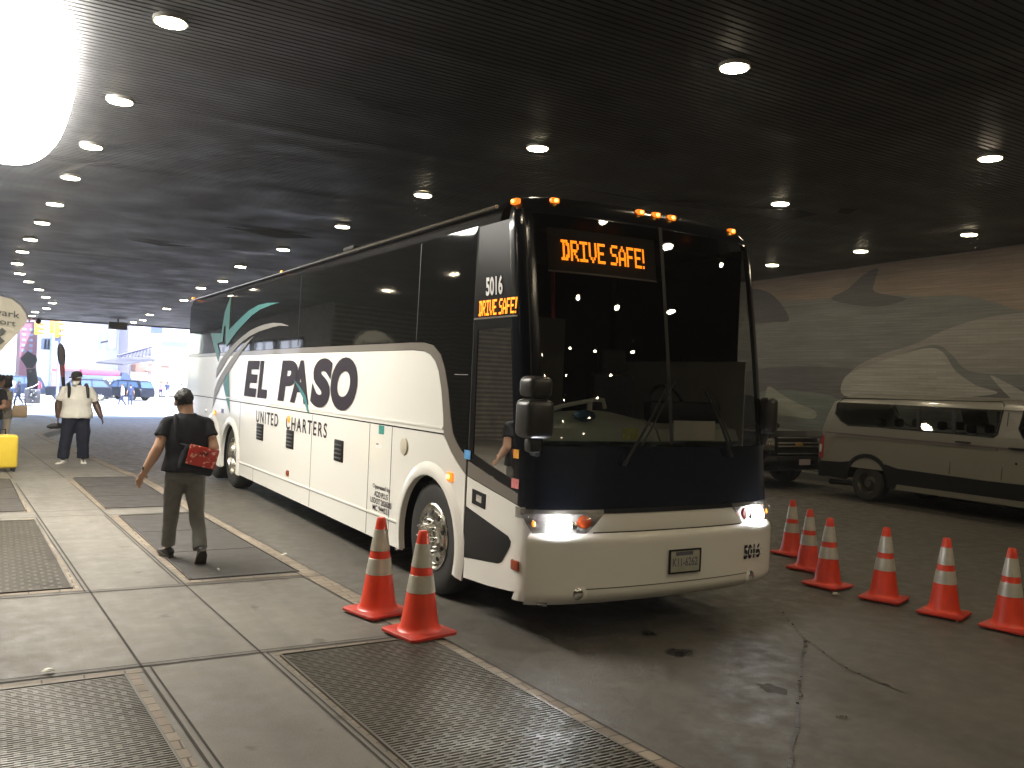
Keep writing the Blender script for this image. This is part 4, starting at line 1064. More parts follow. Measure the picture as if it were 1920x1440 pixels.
spatch('led_box', lambda z: u_of(0.22, z), lambda z: u_of(1.24, z), 2.86, 3.20, mat('led_board', (.010, .008, .007), .6), -0.024, 12, 4)
spatch('led_box_edge', lambda z: u_of(0.22, z), lambda z: u_of(1.24, z), 2.845, 2.86, M['grey_band'], -0.02, 12, 1)
led('DRIVE SAFE!', lambda a, h: side(1.045 - a, 2.505 + h, .008), 0.585, 0.125, 'led_text')
# bumper number, plate
def front_frame(x, z, off):
    c = SP(u_of(x, z), z, off); xd = (SP(u_of(x + .05, z), z, off) - c).normalized(); return c, xd
c, xd = front_frame(2.045, 0.545, .054)
put_text('lettering', '5016', c, xd, (0, 0, 1), .235, .125, M['ink'], bus, bold=.035)
b = MB()
for i in range(4): b.box(c.x + .02 + i * .058, c.x + .05 + i * .058, c.y - .004, c.y + .02, c.z + .035, c.z + .043); b.box(c.x + .02 + i * .058, c.x + .05 + i * .058, c.y - .004, c.y + .02, c.z + .083, c.z + .091)
b.build('stencil_bridges', M['white'], bus, smooth=False)
c, xd = front_frame(1.21, 0.505, .052)
pl = MB().box(c.x, c.x + .32, c.y - .012, c.y - .004, c.z, c.z + .18, .004).build('license_plate', mat('plate_face', (.42, .42, .34), .4, .1, .25, 12), bus)
put_text('lettering', 'K11-6262', (c.x + .03, c.y - .014, c.z + .05), (1, 0, 0), (0, 0, 1), .26, .068, mat('plate_ink', (.10, .10, .16), .5), pl, bold=.01)
MB().box(c.x + .06, c.x + .24, c.y - .0145, c.y - .011, c.z + .137, c.z + .165).build('plate_header', mat('plate_header', (.10, .10, .14), .5, 0, .9, 60), pl, smooth=False)
b = MB()
for (x0, x1, z0, z1) in ((-.006, .326, -.006, .006), (-.006, .326, .174, .186), (-.006, .006, .006, .174), (.314, .326, .006, .174)): b.box(c.x + x0, c.x + x1, c.y - .017, c.y - .003, c.z + z0, c.z + z1)
b.build('plate_frame', M['plastic'], pl, smooth=False)
# ================================================================ traffic cones
def cone_proto():
    r = thing('traffic_cone', '', 'traffic cone', (0, 0, 0), 0, 'orange traffic cones round the coach')
    H = 0.71; rad = lambda z: 0.136 + (0.032 - 0.136) * (z - .04) / (H - .04)
    MB().lathe([(0.165, 0.036), (0.150, 0.045), (0.138, 0.06)] + [(rad(z), z) for z in (0.08, .2, .3, .4, .5, .6, .68)] + [(0.033, .70), (0.026, .71), (0.0, .71)], seg=32, caps=False).build('cone_body', M['orange'], r)
    for z0, z1 in ((0.297, 0.415), (0.468, 0.625)):
        MB().lathe([(rad(z0) + .001, z0), (rad(z0) + .0035, z0 + .002), (rad(z1) + .0035, z1 - .002), (rad(z1) + .001, z1)], seg=32, caps=False).build('reflective_band', M['reflect'], r)
    t = MB()
    s_, c_ = 0.192, 0.022
    pts = [(x, y) for x, y in ((s_ - c_, -s_), (s_, -s_ + c_), (s_, s_ - c_), (s_ - c_, s_), (-s_ + c_, s_), (-s_, s_ - c_), (-s_, -s_ + c_), (-s_ + c_, -s_))]
    t.loft([[(x, y, 0.017) for x, y in pts], [(x, y, 0.034) for x, y in pts], [(x * .96, y * .96, .040) for x, y in pts], [(x * .6, y * .6, .044) for x, y in pts]]).build('base', M['cone_base'], r)
    for x in (-.15, .15):
        for y in (-.15, .15): MB().lathe([(.012, 0), (.012, .018), (0, .018)], (x, y, 0), seg=8).build('foot', M['peg'], r)
    return r
CP = cone_proto(); first = True
for (x, y, z, rz, lab, k) in ((-.85, .92, .15, .25, 'orange traffic cone on the kerb edge beside the coach wheel, farther of the kerb pair', 1.04), (-.79, .29, .15, .2, 'orange traffic cone standing on the near grating corner, closer of the kerb pair', 1.04),
                             (5.02, 2.05, 0, .1, 'traffic cone farthest back in the road row, half hidden by its neighbour', .95), (4.5, 1.35, 0, .3, 'traffic cone second from the coach in the road row, overlapped by the next one', .96),
                             (4.01, .68, 0, .1, 'traffic cone third from the coach with a white scrap at its base', 1.0), (4.08, .07, 0, .35, 'traffic cone alone in the middle of the road row, fourth from the coach', 1.0),
                             (4.12, -.53, 0, .3, 'traffic cone second from the right picture edge in the road row', 1.0), (4.22, -1.07, 0, .2, 'rightmost traffic cone, cut by the picture edge', 1.0)):
    if first: CP.location = (x, y, z); CP.rotation_euler = (0, 0, rz); CP['label'] = lab; CP.scale = (k,) * 3; first = False
    else: dup(CP, (x, y, z), rz, lab, k)

# ================================================================ vehicles
def car_wheel(par, x, y, r, w_, rimm, name='wheel'):
    t = MB().lathe([(r * .62, -w_ / 2), (r * .9, -w_ / 2), (r, -w_ / 2 + .03), (r, w_ / 2 - .03), (r * .9, w_ / 2), (r * .62, w_ / 2)], (x, y, r), 'Y', 28, False).build(name, M['rubber'], par)
    b = MB(); sgn = -1 if y < 0 else 1
    b.lathe([(r * .63, sgn * w_ * .48), (r * .58, sgn * w_ * .50), (r * .52, sgn * w_ * .34), (r * .15, sgn * w_ * .42), (0, sgn * w_ * .44)], (x, y, r), 'Y', 24, False)
    for k in range(5):
        a = 2 * PI * k / 5; d = Vector((math.cos(a), 0, math.sin(a)))
        b.tube([Vector((x, y + sgn * w_ * .44, r)) + d * r * .08, Vector((x, y + sgn * w_ * .47, r)) + d * r * .58], [r * .10, r * .075], 6)
    b.build('rim', rimm, t)
    return t
def car(name, label, cat, loc, rz, L, W, low, roof, mats, wheels, wr, group=None, panes=()):
    """side profile car, nose at -x; low/roof are (x,z) outlines, roof narrows upward"""
    root = thing(name, label, cat, loc, rz, group)
    zb = min(z for x, z in roof); zt = max(z for x, z in roof)
    b = MB()
    st = [(-.5, .90), (-.47, .96), (-.40, 1.0), (.40, 1.0), (.47, .96), (.5, .90)]
    cx = sum(x for x, z in low) / len(low); cz = .65
    b.loft([[(cx + (x - cx) * (0.965 + .035 * (k - .9) * 10), W * t, cz + (z - cz) * (.93 + .07 * (k - .9) * 10)) for x, z in low] for t, k in st])
    b.build('body', mats[0], root, ang=30)
    tum = lambda z: (W * .5 - .05) - .20 * (z - zb) / (zt - zb)
    b = MB(); b.prism(roof, lambda x, z: (x, -tum(z), z), lambda x, z: (x, tum(z), z)); b.build('cabin', mats[0], root, ang=30)
    for pane in panes:
        for s_ in (-1, 1):
            b = MB(); b.prism(pane, lambda x, z: (x, s_ * (tum(z) + .006), z)); b.build('window', mats[1], root, smooth=False)
    for i in (0, -1):                                          # windshield and rear window follow the sloping ends
        ends = sorted([p for p in roof], key=lambda p: p[0])
        a, c = (sorted(ends[:2], key=lambda p: p[1]) if i == 0 else sorted(ends[-2:], key=lambda p: p[1]))
        d = -.008 if i == 0 else .008
        q = lambda t: (a[0] + (c[0] - a[0]) * t + d, a[1] + (c[1] - a[1]) * t)
        b = MB(); (x0, z0), (x1, z1) = q(.10), q(.92)
        b.face([(x0, -tum(z0) + .07, z0), (x0, tum(z0) - .07, z0), (x1, tum(z1) - .07, z1), (x1, -tum(z1) + .07, z1)]); b.build('windshield' if i == 0 else 'rear_window', mats[1], root, smooth=False)
    for x in wheels:
        for s_ in (-1, 1): car_wheel(root, x, s_ * (W / 2 - .13), wr, .25, M['alu'])
    return root
SUV_LOW = [(-2.55, .35), (-2.6, .62), (-2.58, 1.02), (-2.45, 1.12), (-1.3, 1.17), (2.45, 1.15), (2.58, 1.0), (2.6, .5), (2.5, .35)]
SUV_ROOF = [(-1.35, 1.14), (-.65, 1.78), (-.2, 1.86), (1.9, 1.84), (2.2, 1.78), (2.52, 1.12)]
SUV_PANES = [[(-1.0, 1.20), (-.5, 1.70), (-.25, 1.74), (-.15, 1.20)], [(-.05, 1.20), (-.12, 1.74), (.85, 1.74), (.90, 1.20)], [(1.0, 1.20), (.96, 1.74), (1.85, 1.72), (2.25, 1.24)]]
# black SUV between the coach and the van, nose towards the camera
suv = car('suv', 'black SUV with a chrome grille parked between the coach and the white van', 'car', (11.0, 10.0, 0), PI / 2, 5.2, 2.0, SUV_LOW, SUV_ROOF, (M['car_black'], M['dark_glass']), (-1.55, 1.55), .40, None, SUV_PANES)
suv.scale = (1.07,) * 3
def suv_part(name, f, m): b = MB(); f(b); return b.build(name, m, suv)
XF = -2.62
suv_part('grille', lambda b: (b.box(XF - .02, XF + .1, -.55, .55, .70, 1.0, .02)), M['plastic'])
suv_part('grille_bar', lambda b: (b.box(XF - .045, XF, -.57, .57, .875, .915, .008), b.box(XF - .045, XF, -.57, .57, .81, .85, .008), b.box(XF - .04, XF, -.57, .57, .985, 1.01, .008), b.box(XF - .04, XF, -.57, .57, .675, .70, .008)), M['chrome'])
suv_part('emblem', lambda b: (b.box(XF - .06, XF - .04, -.10, .10, .845, .885, .005), b.box(XF - .062, XF - .04, -.045, .045, .825, .905, .005)), M['gold'])
for s_ in (-1, 1):
    h = suv_part('headlight', lambda b: b.box(XF - .0, XF + .25, s_ * .78 - .19, s_ * .78 + .19, .74, .99, .04), M['silver'])
    b = MB(); b.ball((XF, s_ * .70, .87), .03, .08, .08); b.ball((XF, s_ * .88, .87), .03, .07, .07); b.build('lens', M['chrome'], h)
    b = MB(); b.lathe([(.06, -.02), (.05, -.03), (0, -.03)], (XF - .0, s_ * .72, .48), 'X', 12); b.build('fog_lamp', M['chrome'], suv)
suv_part('bumper', lambda b: b.box(XF - .06, XF + .3, -.97, .97, .36, .66, .06), M['car_black'])
suv_part('license_plate', lambda b: b.box(XF - .08, XF - .06, -.55 + .25, -.0, .47, .58), mat('pale_plate', (.5, .42, .42), .5, 0, .3, 30))
suv_part('bumper_strip', lambda b: b.box(XF - .07, XF - .05, .15, .6, .385, .40), M['chrome'])

# ---- white passenger van
VX = 10.80
van = thing('passenger_van', 'white passenger van parked along the painted wall', 'van', (0, 0, 0))
VT = [(0.3, .03), (0.55, .0), (.95, .0), (1.10, .03), (1.20, .035), (1.72, .115), (1.86, .16), (1.95, .26), (2.0, .42)]
vt = lambda z: lerp_table(VT, z)
VR, VFr = 6.42, 0.5            # rear and front of the straight side
VW = 2.05
def vside(y, z, off=0.0): return Vector((VX + vt(z) - off, y, z))
def vfar(y, z, off=0.0): return Vector((VX + VW - vt(z) + off, y, z))
def vrear(z): return VR + 0.06 - .28 * max(0, (z - 1.0)) ** 1.6
W1 = [(6.02, 1.33), (6.12, 1.45), (6.08, 1.62), (5.98, 1.70), (4.6, 1.715), (2.95, 1.715), (2.88, 1.66), (2.86, 1.36), (2.92, 1.31), (5.75, 1.285)]
W1 = [(y, z) for y, z in pxpoly([(1576, 789), (1564, 775), (1565, 757), (1572, 746), (1620, 747), (1716, 750), (1860, 753), (1872, 760), (1869, 815), (1862, 820), (1790, 813), (1640, 800), (1590, 797)], VX + .06)]
W2 = [(y, z) for y, z in pxpoly([(1911, 760), (1909, 805), (1918, 822), (2000, 832), (2010, 800), (1990, 757)], VX + .06)]
sy = VR - .02
outer = [(sy + .02, .62), (sy + .02, 1.0), (vrear(1.3), 1.30), (vrear(1.6), 1.60), (vrear(1.86), 1.86), (0.9, 1.86), (0.2, 1.72), (-.55, 1.16), (-.6, .62)]
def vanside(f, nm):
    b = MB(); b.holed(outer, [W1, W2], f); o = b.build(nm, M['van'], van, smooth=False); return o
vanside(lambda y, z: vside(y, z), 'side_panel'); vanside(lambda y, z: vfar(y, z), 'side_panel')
for f in (vside, vfar):
    for W_ in (W1, W2):
        b = MB(); b.prism(W_, lambda y, z: f(y, z, -.012)); b.build('window', M['van_glass'], van, smooth=False)
        b = MB(); pts = [f(y, z, .004) for y, z in W_]; b.tube(pts + [pts[0]], .014, 6, False); b.build('window_seal', M['plastic'], van)
# side pillars inside the long window
for px in (1719, 1786):
    P0, P1 = at_x(px, 750, VX + .1), at_x(px, 812, VX + .03)
    b = MB(); b.prism([(P0.y - .035, 1.80), (P0.y + .035, 1.80), (P1.y + .035, 1.33), (P1.y - .035, 1.33)], lambda y, z: vside(y, z, -.008), lambda y, z: vside(y, z, -.03)); b.build('window_pillar', M['plastic'], van, smooth=False)
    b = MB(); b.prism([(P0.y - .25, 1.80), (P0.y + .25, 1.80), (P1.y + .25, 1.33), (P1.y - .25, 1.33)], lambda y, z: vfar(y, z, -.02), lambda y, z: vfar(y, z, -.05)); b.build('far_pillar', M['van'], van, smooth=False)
# shell: roof, rear, nose, sill
def vring(z_list, y): return
b = MB()
prof = [(vt(z), z) for z in (1.855, 1.90, 1.95, 1.98, 2.0)] + [(.7, 2.03), (1.025, 2.045)]
prof = prof + [(VW - x, z) for x, z in reversed(prof[:-1])]
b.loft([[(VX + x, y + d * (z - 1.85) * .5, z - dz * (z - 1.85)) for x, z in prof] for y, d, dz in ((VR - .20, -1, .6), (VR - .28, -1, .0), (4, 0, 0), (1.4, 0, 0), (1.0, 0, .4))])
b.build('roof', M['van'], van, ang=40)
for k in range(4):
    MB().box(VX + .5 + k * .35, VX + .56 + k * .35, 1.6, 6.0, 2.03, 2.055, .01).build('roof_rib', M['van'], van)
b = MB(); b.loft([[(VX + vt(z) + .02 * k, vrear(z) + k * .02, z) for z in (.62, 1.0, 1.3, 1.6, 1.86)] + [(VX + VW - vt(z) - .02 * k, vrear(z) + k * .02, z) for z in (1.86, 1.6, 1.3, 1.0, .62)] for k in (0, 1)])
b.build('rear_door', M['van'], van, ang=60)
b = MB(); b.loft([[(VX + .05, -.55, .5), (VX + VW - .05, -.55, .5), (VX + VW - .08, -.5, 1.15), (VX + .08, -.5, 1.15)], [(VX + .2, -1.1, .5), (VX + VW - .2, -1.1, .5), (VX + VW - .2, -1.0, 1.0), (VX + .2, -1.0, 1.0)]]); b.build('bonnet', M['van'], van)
b = MB(); b.face([(VX + .12, -.5, 1.16), (VX + VW - .12, -.5, 1.16), (VX + VW - .3, .9, 1.9), (VX + .3, .9, 1.9)]); b.build('windshield', M['van_glass'], van, smooth=False)
AY = 5.36
cl = [(sy + .03, .36)] + [(2 * AY - y, z) for y, z in reversed(arch(AY, .43, .40, .36))][::1] + [(-.6, .36)]
arc = arch(AY, .43, .40, .36)
cl = [(-.6, .30), (-.6, .70), (3.0, .665), (4.7, .69), (4.95, .74)]
cl += [(AY + .43 * math.cos(a) * 1.12, .42 + .43 * math.sin(a) * 1.12) for a in [PI * .78 - PI * .56 * k / 10 for k in range(11)]]
cl += [(5.95, .69), (sy + .03, .67), (sy + .03, .40), (AY + .46, .36)]
cl += [(AY + .43 * math.cos(a), .40 + .43 * math.sin(a)) for a in [PI * k / 14 for k in range(15)]] + [(AY - .46, .30)]
b = MB(); b.prism(cl, lambda y, z: vside(y, z, .014), lambda y, z: vside(y, z, -.02)); b.build('side_cladding', M['plastic'], van, smooth=False)
b = MB(); b.box(VX + .02, VX + VW - .02, sy, sy + .10, .36, .68, .03); b.build('rear_bumper', M['plastic'], van)
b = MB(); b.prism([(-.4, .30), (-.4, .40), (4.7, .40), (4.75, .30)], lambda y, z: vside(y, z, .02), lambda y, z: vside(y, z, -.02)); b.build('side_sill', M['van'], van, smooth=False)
b = MB(); b.box(VX + .05, VX + VW - .05, -.5, 4.85, .32, .50); b.box(VX + .35, VX + VW - .35, 4.8, 6.4, .38, .55); b.build('underbody', M['interior'], van, smooth=False)
b = MB(); b.tube([(VX + .10, 5.7, .30), (VX + .10, 6.25, .27)], .05); b.build('exhaust', M['plastic'], van)
for f, s_ in ((vside, 1), (vfar, -1)):
    b = MB(); b.prism([(sy + .05, .74), (sy + .05, 1.10), (sy + .0, 1.19), (sy - .03, 1.15), (sy - .03, .72)], lambda y, z: f(y, z, .012), lambda y, z: f(y, z, -.03)); tl = b.build('tail_lamp', M['red_lens'], van, smooth=False)
    b = MB(); b.prism([(sy + .052, .84), (sy + .052, 1.0), (sy + .01, 1.0), (sy + .01, .86)], lambda y, z: f(y, z, .016), lambda y, z: f(y, z, .0)); b.build('reversing_lens', M['white_lens'], tl, smooth=False)
for px, nm in ((1783, 'door_seam'), (1881, 'door_seam')):
    P0 = at_x(px, 800, VX)
    b = MB(); b.prism([(P0.y - .006, .70), (P0.y + .006, .70), (P0.y + .006, 1.82), (P0.y - .006, 1.82)], lambda y, z: vside(y, z, .003), lambda y, z: vside(y, z, -.002)); b.build(nm, M['groove'], van, smooth=False)
b = MB(); b.prism(pxpoly([(1545, 809), (1700, 823), (1920, 843), (2000, 850), (2000, 853), (1920, 846), (1700, 826), (1545, 811)], VX), lambda y, z: vside(y, z, .004)); b.build('body_line', mat('violet_line', (.10, .07, .09), .5), van, smooth=False)
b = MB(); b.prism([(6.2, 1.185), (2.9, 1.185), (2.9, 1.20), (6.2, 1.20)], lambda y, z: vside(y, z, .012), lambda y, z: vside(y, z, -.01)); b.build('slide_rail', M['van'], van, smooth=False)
for (a, c) in (((1793, 826), (1821, 833)), ((1893, 838), (1925, 846))):
    P0, P1 = at_x(*a, VX), at_x(*c, VX)
    b = MB(); b.box(VX - .045, VX - .005, P1.y, P0.y, (P0.z + P1.z) / 2 - .018, (P0.z + P1.z) / 2 + .018, .012); b.build('door_handle', M['plastic'], van)
P0 = at_x(1906, 870, VX); b = MB(); b.lathe([(.022, -.01), (.02, -.014), (0, -.014)], (VX, P0.y, P0.z), 'X', 12); b.build('lock', M['plastic'], van)
P0, P1 = at_x(1556, 818, VX), at_x(1614, 825, VX)
put_text('lettering', 'www.mpjc.com', (VX - .006, P0.y, P0.z - .035), (0, -(P0.y - P1.y), -(P0.z - P1.z) * .8), (0, 0, 1), P0.y - P1.y, .045, mat('faint_ink', (.20, .19, .16), .6), van)
def van_wheel(y, x):
    t = MB().lathe([(.20, -.12), (.31, -.12), (.345, -.09), (.345, .09), (.31, .12), (.20, .12)], (x, y, .345), 'X', 32, False).build('wheel', M['rubber'], van)
    MB().lathe([(.205, -.115), (.19, -.10), (.16, -.02), (.08, -.05), (.07, -.09), (0, -.09)], (x, y, .345), 'X', 24, False).build('rim', mat('steel_rim', (.10, .095, .085), .4, .7), t)
for y in (AY, 0.0): van_wheel(y, VX + .15); van_wheel(y, VX + VW - .15)
b = MB(); rings = []
for (y, z) in [(AY + .45 * math.cos(a), .40 + .45 * math.sin(a)) for a in [PI * k / 16 for k in range(17)]]: rings.append([(VX + x, y, z) for x in (0, .35)])
b.loft(rings, False, False); b.build('wheel_well', M['interior'], van)
for y in (5.4, 4.5, 3.6, 2.7):                                  # bench seats seen through the glass
    for x in (.45, 1.0, 1.55):
        b = MB(); b.box(VX + x - .22, VX + x + .22, y - .05, y + .08, .75, 1.38, .05); b.box(VX + x - .11, VX + x + .11, y - .04, y + .06, 1.42, 1.58, .045); b.box(VX + x - .22, VX + x + .22, y - .5, y, .7, .85, .05); b.build('seat', M['interior'], van)
b = MB(); b.box(VX + .05, VX + VW - .05, -.4, 6.3, .56, .60); b.build('floor', M['interior'], van, smooth=False)
b = MB(); b.prism([(12.95, -24), (13.35, -24), (13.35, 10), (12.95, 10)], lambda x, y: (x, y, .15), lambda x, y: (x, y, -.1)); tag(b.build('far_sidewalk', M['walk'], smooth=False), kind='structure')
# ================================================================ people
def fuse(b, voxel, it=4, disp=0.0, dscale=8.0, seed=0):
    """melt overlapping volumes into one continuous skin"""
    bmesh.ops.recalc_face_normals(b.bm, faces=b.bm.faces)
    me = bpy.data.meshes.new('t'); b.bm.to_mesh(me); b.bm.free()
    o = bpy.data.objects.new('t', me); COL.objects.link(o)
    r = o.modifiers.new('r', 'REMESH'); r.mode = 'VOXEL'; r.voxel_size = voxel
    if it:
        s_ = o.modifiers.new('s', 'SMOOTH'); s_.factor = 0.5; s_.iterations = it
    dg = bpy.context.evaluated_depsgraph_get(); dg.update()
    m2 = bpy.data.meshes.new_from_object(o.evaluated_get(dg))
    bpy.data.objects.remove(o); bpy.data.meshes.remove(me)
    m2.materials.clear()
    if disp:
        nn = [v.normal.copy() for v in m2.vertices]
        for v, n_ in zip(m2.vertices, nn):
            q = Vector((v.co.x * dscale, v.co.y * dscale, v.co.z * dscale * .7 + seed))
            v.co += n_ * disp * (noise.noise(q) + .5 * noise.noise(q * 2.3))
    return m2
def limb(b, pts):
    """tapered rounded limb through (point, radius)"""
    for (p, r), (q, s_) in zip(pts, pts[1:]):
        p, q = Vector(p), Vector(q)
        b.tube([p, p.lerp(q, .5), q], [r, (r + s_) / 2 * 1.02, s_], 12)
    for p, r in pts: b.ball(p, r * 1.0, sub=2)
def ell(c, rx, ry, z, yaw=0.0, n=20):
    return [Vector((c[0] + rx * math.cos(a) * math.cos(yaw) - ry * math.sin(a) * math.sin(yaw), c[1] + rx * math.cos(a) * math.sin(yaw) + ry * math.sin(a) * math.cos(yaw), z)) for a in [2 * PI * k / n for k in range(n)]]
def hand(b, wrist, d, side_v, k, curl=.6):
    """palm, four unequal bent fingers and a thumb; d along the forearm, side_v towards the thumb"""
    d = Vector(d).normalized(); sv = Vector(side_v); sv = (sv - d * sv.dot(d)).normalized(); nrm = d.cross(sv)
    w0 = Vector(wrist); pc = w0 + d * .05 * k
    Mx = Matrix((sv, nrm, d)).transposed().to_4x4()
    b.ball(pc, .038 * k, .015 * k, .052 * k, Mx, 2)
    for i, (off, ln) in enumerate(((.028, .068), (.010, .078), (-.009, .072), (-.027, .056))):
        p = pc + d * .040 * k + sv * off * k
        a1 = d; q = p + a1 * ln * .45 * k
        a2 = (d * math.cos(curl) + nrm * math.sin(curl)).normalized(); r_ = q + a2 * ln * .32 * k
        a3 = (d * math.cos(curl * 1.8) + nrm * math.sin(curl * 1.8)).normalized(); t = r_ + a3 * ln * .26 * k
        b.tube([p, q, r_, t], [.0095 * k, .009 * k, .0082 * k, .006 * k], 7)
    p = pc + sv * .028 * k - d * .015 * k
    b.tube([p, p + (sv * .8 + d * .6).normalized() * .03 * k, p + (sv * .8 + d * .6).normalized() * .03 * k + (sv * .2 + d + nrm * .4).normalized() * .032 * k], [.013 * k, .011 * k, .008 * k], 7)
DEF = dict(pel=(0, 0, .95), hipL=(-.09, 0, .92), hipR=(.09, 0, .92), kneeL=(-.10, .02, .50), kneeR=(.10, .02, .50), ankL=(-.10, -.02, .09), ankR=(.10, -.02, .09), toeL=(-.03, 1, -.15), toeR=(.03, 1, -.15),
           shL=(-.185, 0, 1.42), shR=(.185, 0, 1.42), elL=(-.25, -.03, 1.13), elR=(.25, -.03, 1.13), wrL=(-.27, .06, .90), wrR=(.27, .06, .90), head=(0, .025, 1.50), lean=0.0, yaw=0.0, nod=0.0)
def person(label, loc, rz, H, pose, skin, top, legs, shoes, hair, vox=.011, sleeve=.62, girth=1.0, baggy=1.0, hair_style='short', hat=None, mask=None, group=None, hem=.84, skirt=None, sole=None):
    J = dict(DEF); J.update(pose); k = H / 1.75
    root = thing('person', label, 'person', loc, rz, group)
    V = lambda p: Vector(p) * k
    ln = J['lean']
    bend = lambda z: math.tan(ln) * max(0, z - .95)
    # --- body: one continuous skin
    b = MB()
    tor = [(.86, .14, .09), (.95, .14, .09), (1.08, .12 * girth, .085 * girth), (1.22, .13 * girth, .09 * girth), (1.35, .145, .09), (1.42, .11, .075), (1.47, .065, .062), (1.56, .055, .058)]
    b.loft([ell((0, bend(z) * k), x * k, y * k, z * k) for z, x, y in tor])
    for s_ in 'LR':
        limb(b, [(V(J['hip' + s_]), .085 * k), (V(J['knee' + s_]), .055 * k), (V(J['ank' + s_]), .038 * k)])
        fd = Vector(J['toe' + s_]).normalized(); a = V(J['ank' + s_]); b.tube([a - fd * .03 * k - Vector((0, 0, .03 * k)), a + fd * .06 * k - Vector((0, 0, .045 * k)), a + fd * .12 * k - Vector((0, 0, .05 * k))], [.024 * k, .022 * k, .014 * k], 10)
        sh, el, wr = V(J['sh' + s_]), V(J['el' + s_]), V(J['wr' + s_])
        limb(b, [(sh + Vector((0, 0, -.03)) * k, .046 * k), (el, .043 * k * girth), (el.lerp(wr, .35), .043 * k * girth), (wr, .030 * k * girth)])
        sx = 1 if s_ == 'R' else -1
        hand(b, wr, wr - el, J.get('thumb' + s_, (0, 1, .2)), k * J.get('hand', 1), J.get('curl' + s_, .55))
    hp = V(J['head']); yaw = J['yaw']; nod = J['nod']
    HM = Matrix.Translation(hp) @ Matrix.Rotation(yaw, 4, 'Z') @ Matrix.Rotation(nod, 4, 'X')
    hr = [(0, .028, .030, .060), (.02, .045, .050, .045), (.05, .058, .072, .022), (.085, .068, .088, .008), (.125, .073, .096, .0), (.165, .075, .098, -.006), (.20, .066, .086, -.008), (.222, .045, .06, -.008), (.235, .015, .02, -.008)]
    hb = MB(); hb.loft([[HM @ (Vector((rx * math.cos(a), yo + ry * math.sin(a), z)) * k) for a in [2 * PI * i / 20 for i in range(20)]] for z, rx, ry, yo in hr])
    hb.ball(HM @ (Vector((0, .100, .085)) * k), .014 * k, .018 * k, .020 * k); hb.ball(HM @ (Vector((0, .088, .045)) * k), .026 * k, .012 * k, .008 * k)
    hb.ball(HM @ (Vector((0, .082, .135)) * k), .05 * k, .016 * k, .010 * k)
    for s_ in (-1, 1): hb.ball(HM @ (Vector((s_ * .081, -.008, .095)) * k), .012 * k, .022 * k, .034 * k)
    hb.tube([HM @ (Vector((0, -.01, .06)) * k), V((0, bend(1.45) - .005, 1.45))], [.052 * k, .058 * k], 12)
    b.add(hb.bm)
    me = fuse(b, vox * .75, 3)
    body = link('body', me, skin, root, True, 180)
    for s_ in (-1, 1):
        e = MB(); e.ball(HM @ (Vector((s_ * .030, .087, .112)) * k), .012 * k, .008 * k, .007 * k, sub=1); e.build('eye', M['eye'], body)
    # --- shirt
    b = MB(); g = girth
    b.loft([ell((0, bend(z) * k), x * k, y * k, z * k) for z, x, y in ((hem, .192 * g, .146 * g), (.95, .186 * g, .142 * g), (1.08, .165 * g, .124 * g), (1.22, .175 * g, .125 * g), (1.35, .186, .122), (1.42, .165, .098), (1.455, .10, .078), (1.475, .078, .070))])
    for s_ in 'LR':
        sh, el, wr = V(J['sh' + s_]), V(J['el' + s_]), V(J['wr' + s_])
        if sleeve <= 1:
            q = sh.lerp(el, sleeve); s0 = sh + Vector((0, 0, -.022)) * k; limb(b, [(V((0, bend(1.42) , 1.415)), .058 * k), (s0, .060 * k), (s0.lerp(el, sleeve * .5), .068 * k)]); b.tube([s0.lerp(el, sleeve * .3), q], [.066 * k, .076 * k], 14)
        else:
            limb(b, [(sh, .068 * k), (el, .056 * k), (wr, .042 * k)])
    link('shirt', fuse(b, vox, 3, .010 * k, 9 / k, 1.3), top, root, True, 180)
    # --- trousers
    b = MB(); g = 1 + (girth - 1) * .55
    if skirt:
        b.loft([ell((0, 0), .15 * k, .11 * k, .98 * k), ell((0, 0), .18 * k, .14 * k, .8 * k), ell((0, 0), .22 * k, .18 * k, .5 * k)])
    else:
        b.loft([ell((0, 0), .158 * k * g, .118 * k * g, 1.0 * k), ell((0, -.005), .178 * k * g, .135 * k * g, .92 * k), ell((0, -.005), .176 * k * g, .128 * k * g, .84 * k), ell((0, 0), .12 * k, .09 * k, .78 * k)])
        for s_ in 'LR':
            hpv, kn, an = V(J['hip' + s_]), V(J['knee' + s_]), V(J['ank' + s_])
            limb(b, [(hpv, .104 * k * (.6 + .4 * baggy)), (hpv.lerp(kn, .5), .096 * k * (.5 + .5 * baggy)), (kn, .068 * k * baggy), (kn.lerp(an, .55), .060 * k * baggy)])
            b.tube([kn.lerp(an, .4), kn.lerp(an, .97)], [.062 * k * baggy, .060 * k * baggy], 14)
    link('trousers' if not skirt else 'skirt', fuse(b, vox, 3, .011 * k * (1 if baggy < 1.2 else 1.5), 9 / k, 5.7), legs, root, True, 180)
    # --- shoes
    for s_ in 'LR':
        fd = Vector(J['toe' + s_]).normalized(); a = V(J['ank' + s_]); up = Vector((0, 0, 1)); up = (up - fd * up.dot(fd)).normalized(); sd_ = fd.cross(up)
        b = MB(); rings = []
        for t, w_, h0, h1 in ((-.085, .025, -.02, .02), (-.07, .038, -.035, .045), (-.02, .042, -.035, .05), (.05, .044, -.035, .025), (.11, .050, -.035, 0.0), (.16, .046, -.035, -.008), (.19, .028, -.03, -.015)):
            c = a + fd * t * k - up * .045 * k
            rings.append([c + sd_ * w_ * k * math.cos(q) + up * k * ((h0 + h1) / 2 + (h1 - h0) / 2 * math.sin(q)) for q in [2 * PI * i / 14 for i in range(14)]])
        b.loft(rings); so_ = b.build('shoe', shoes, root, ang=80)
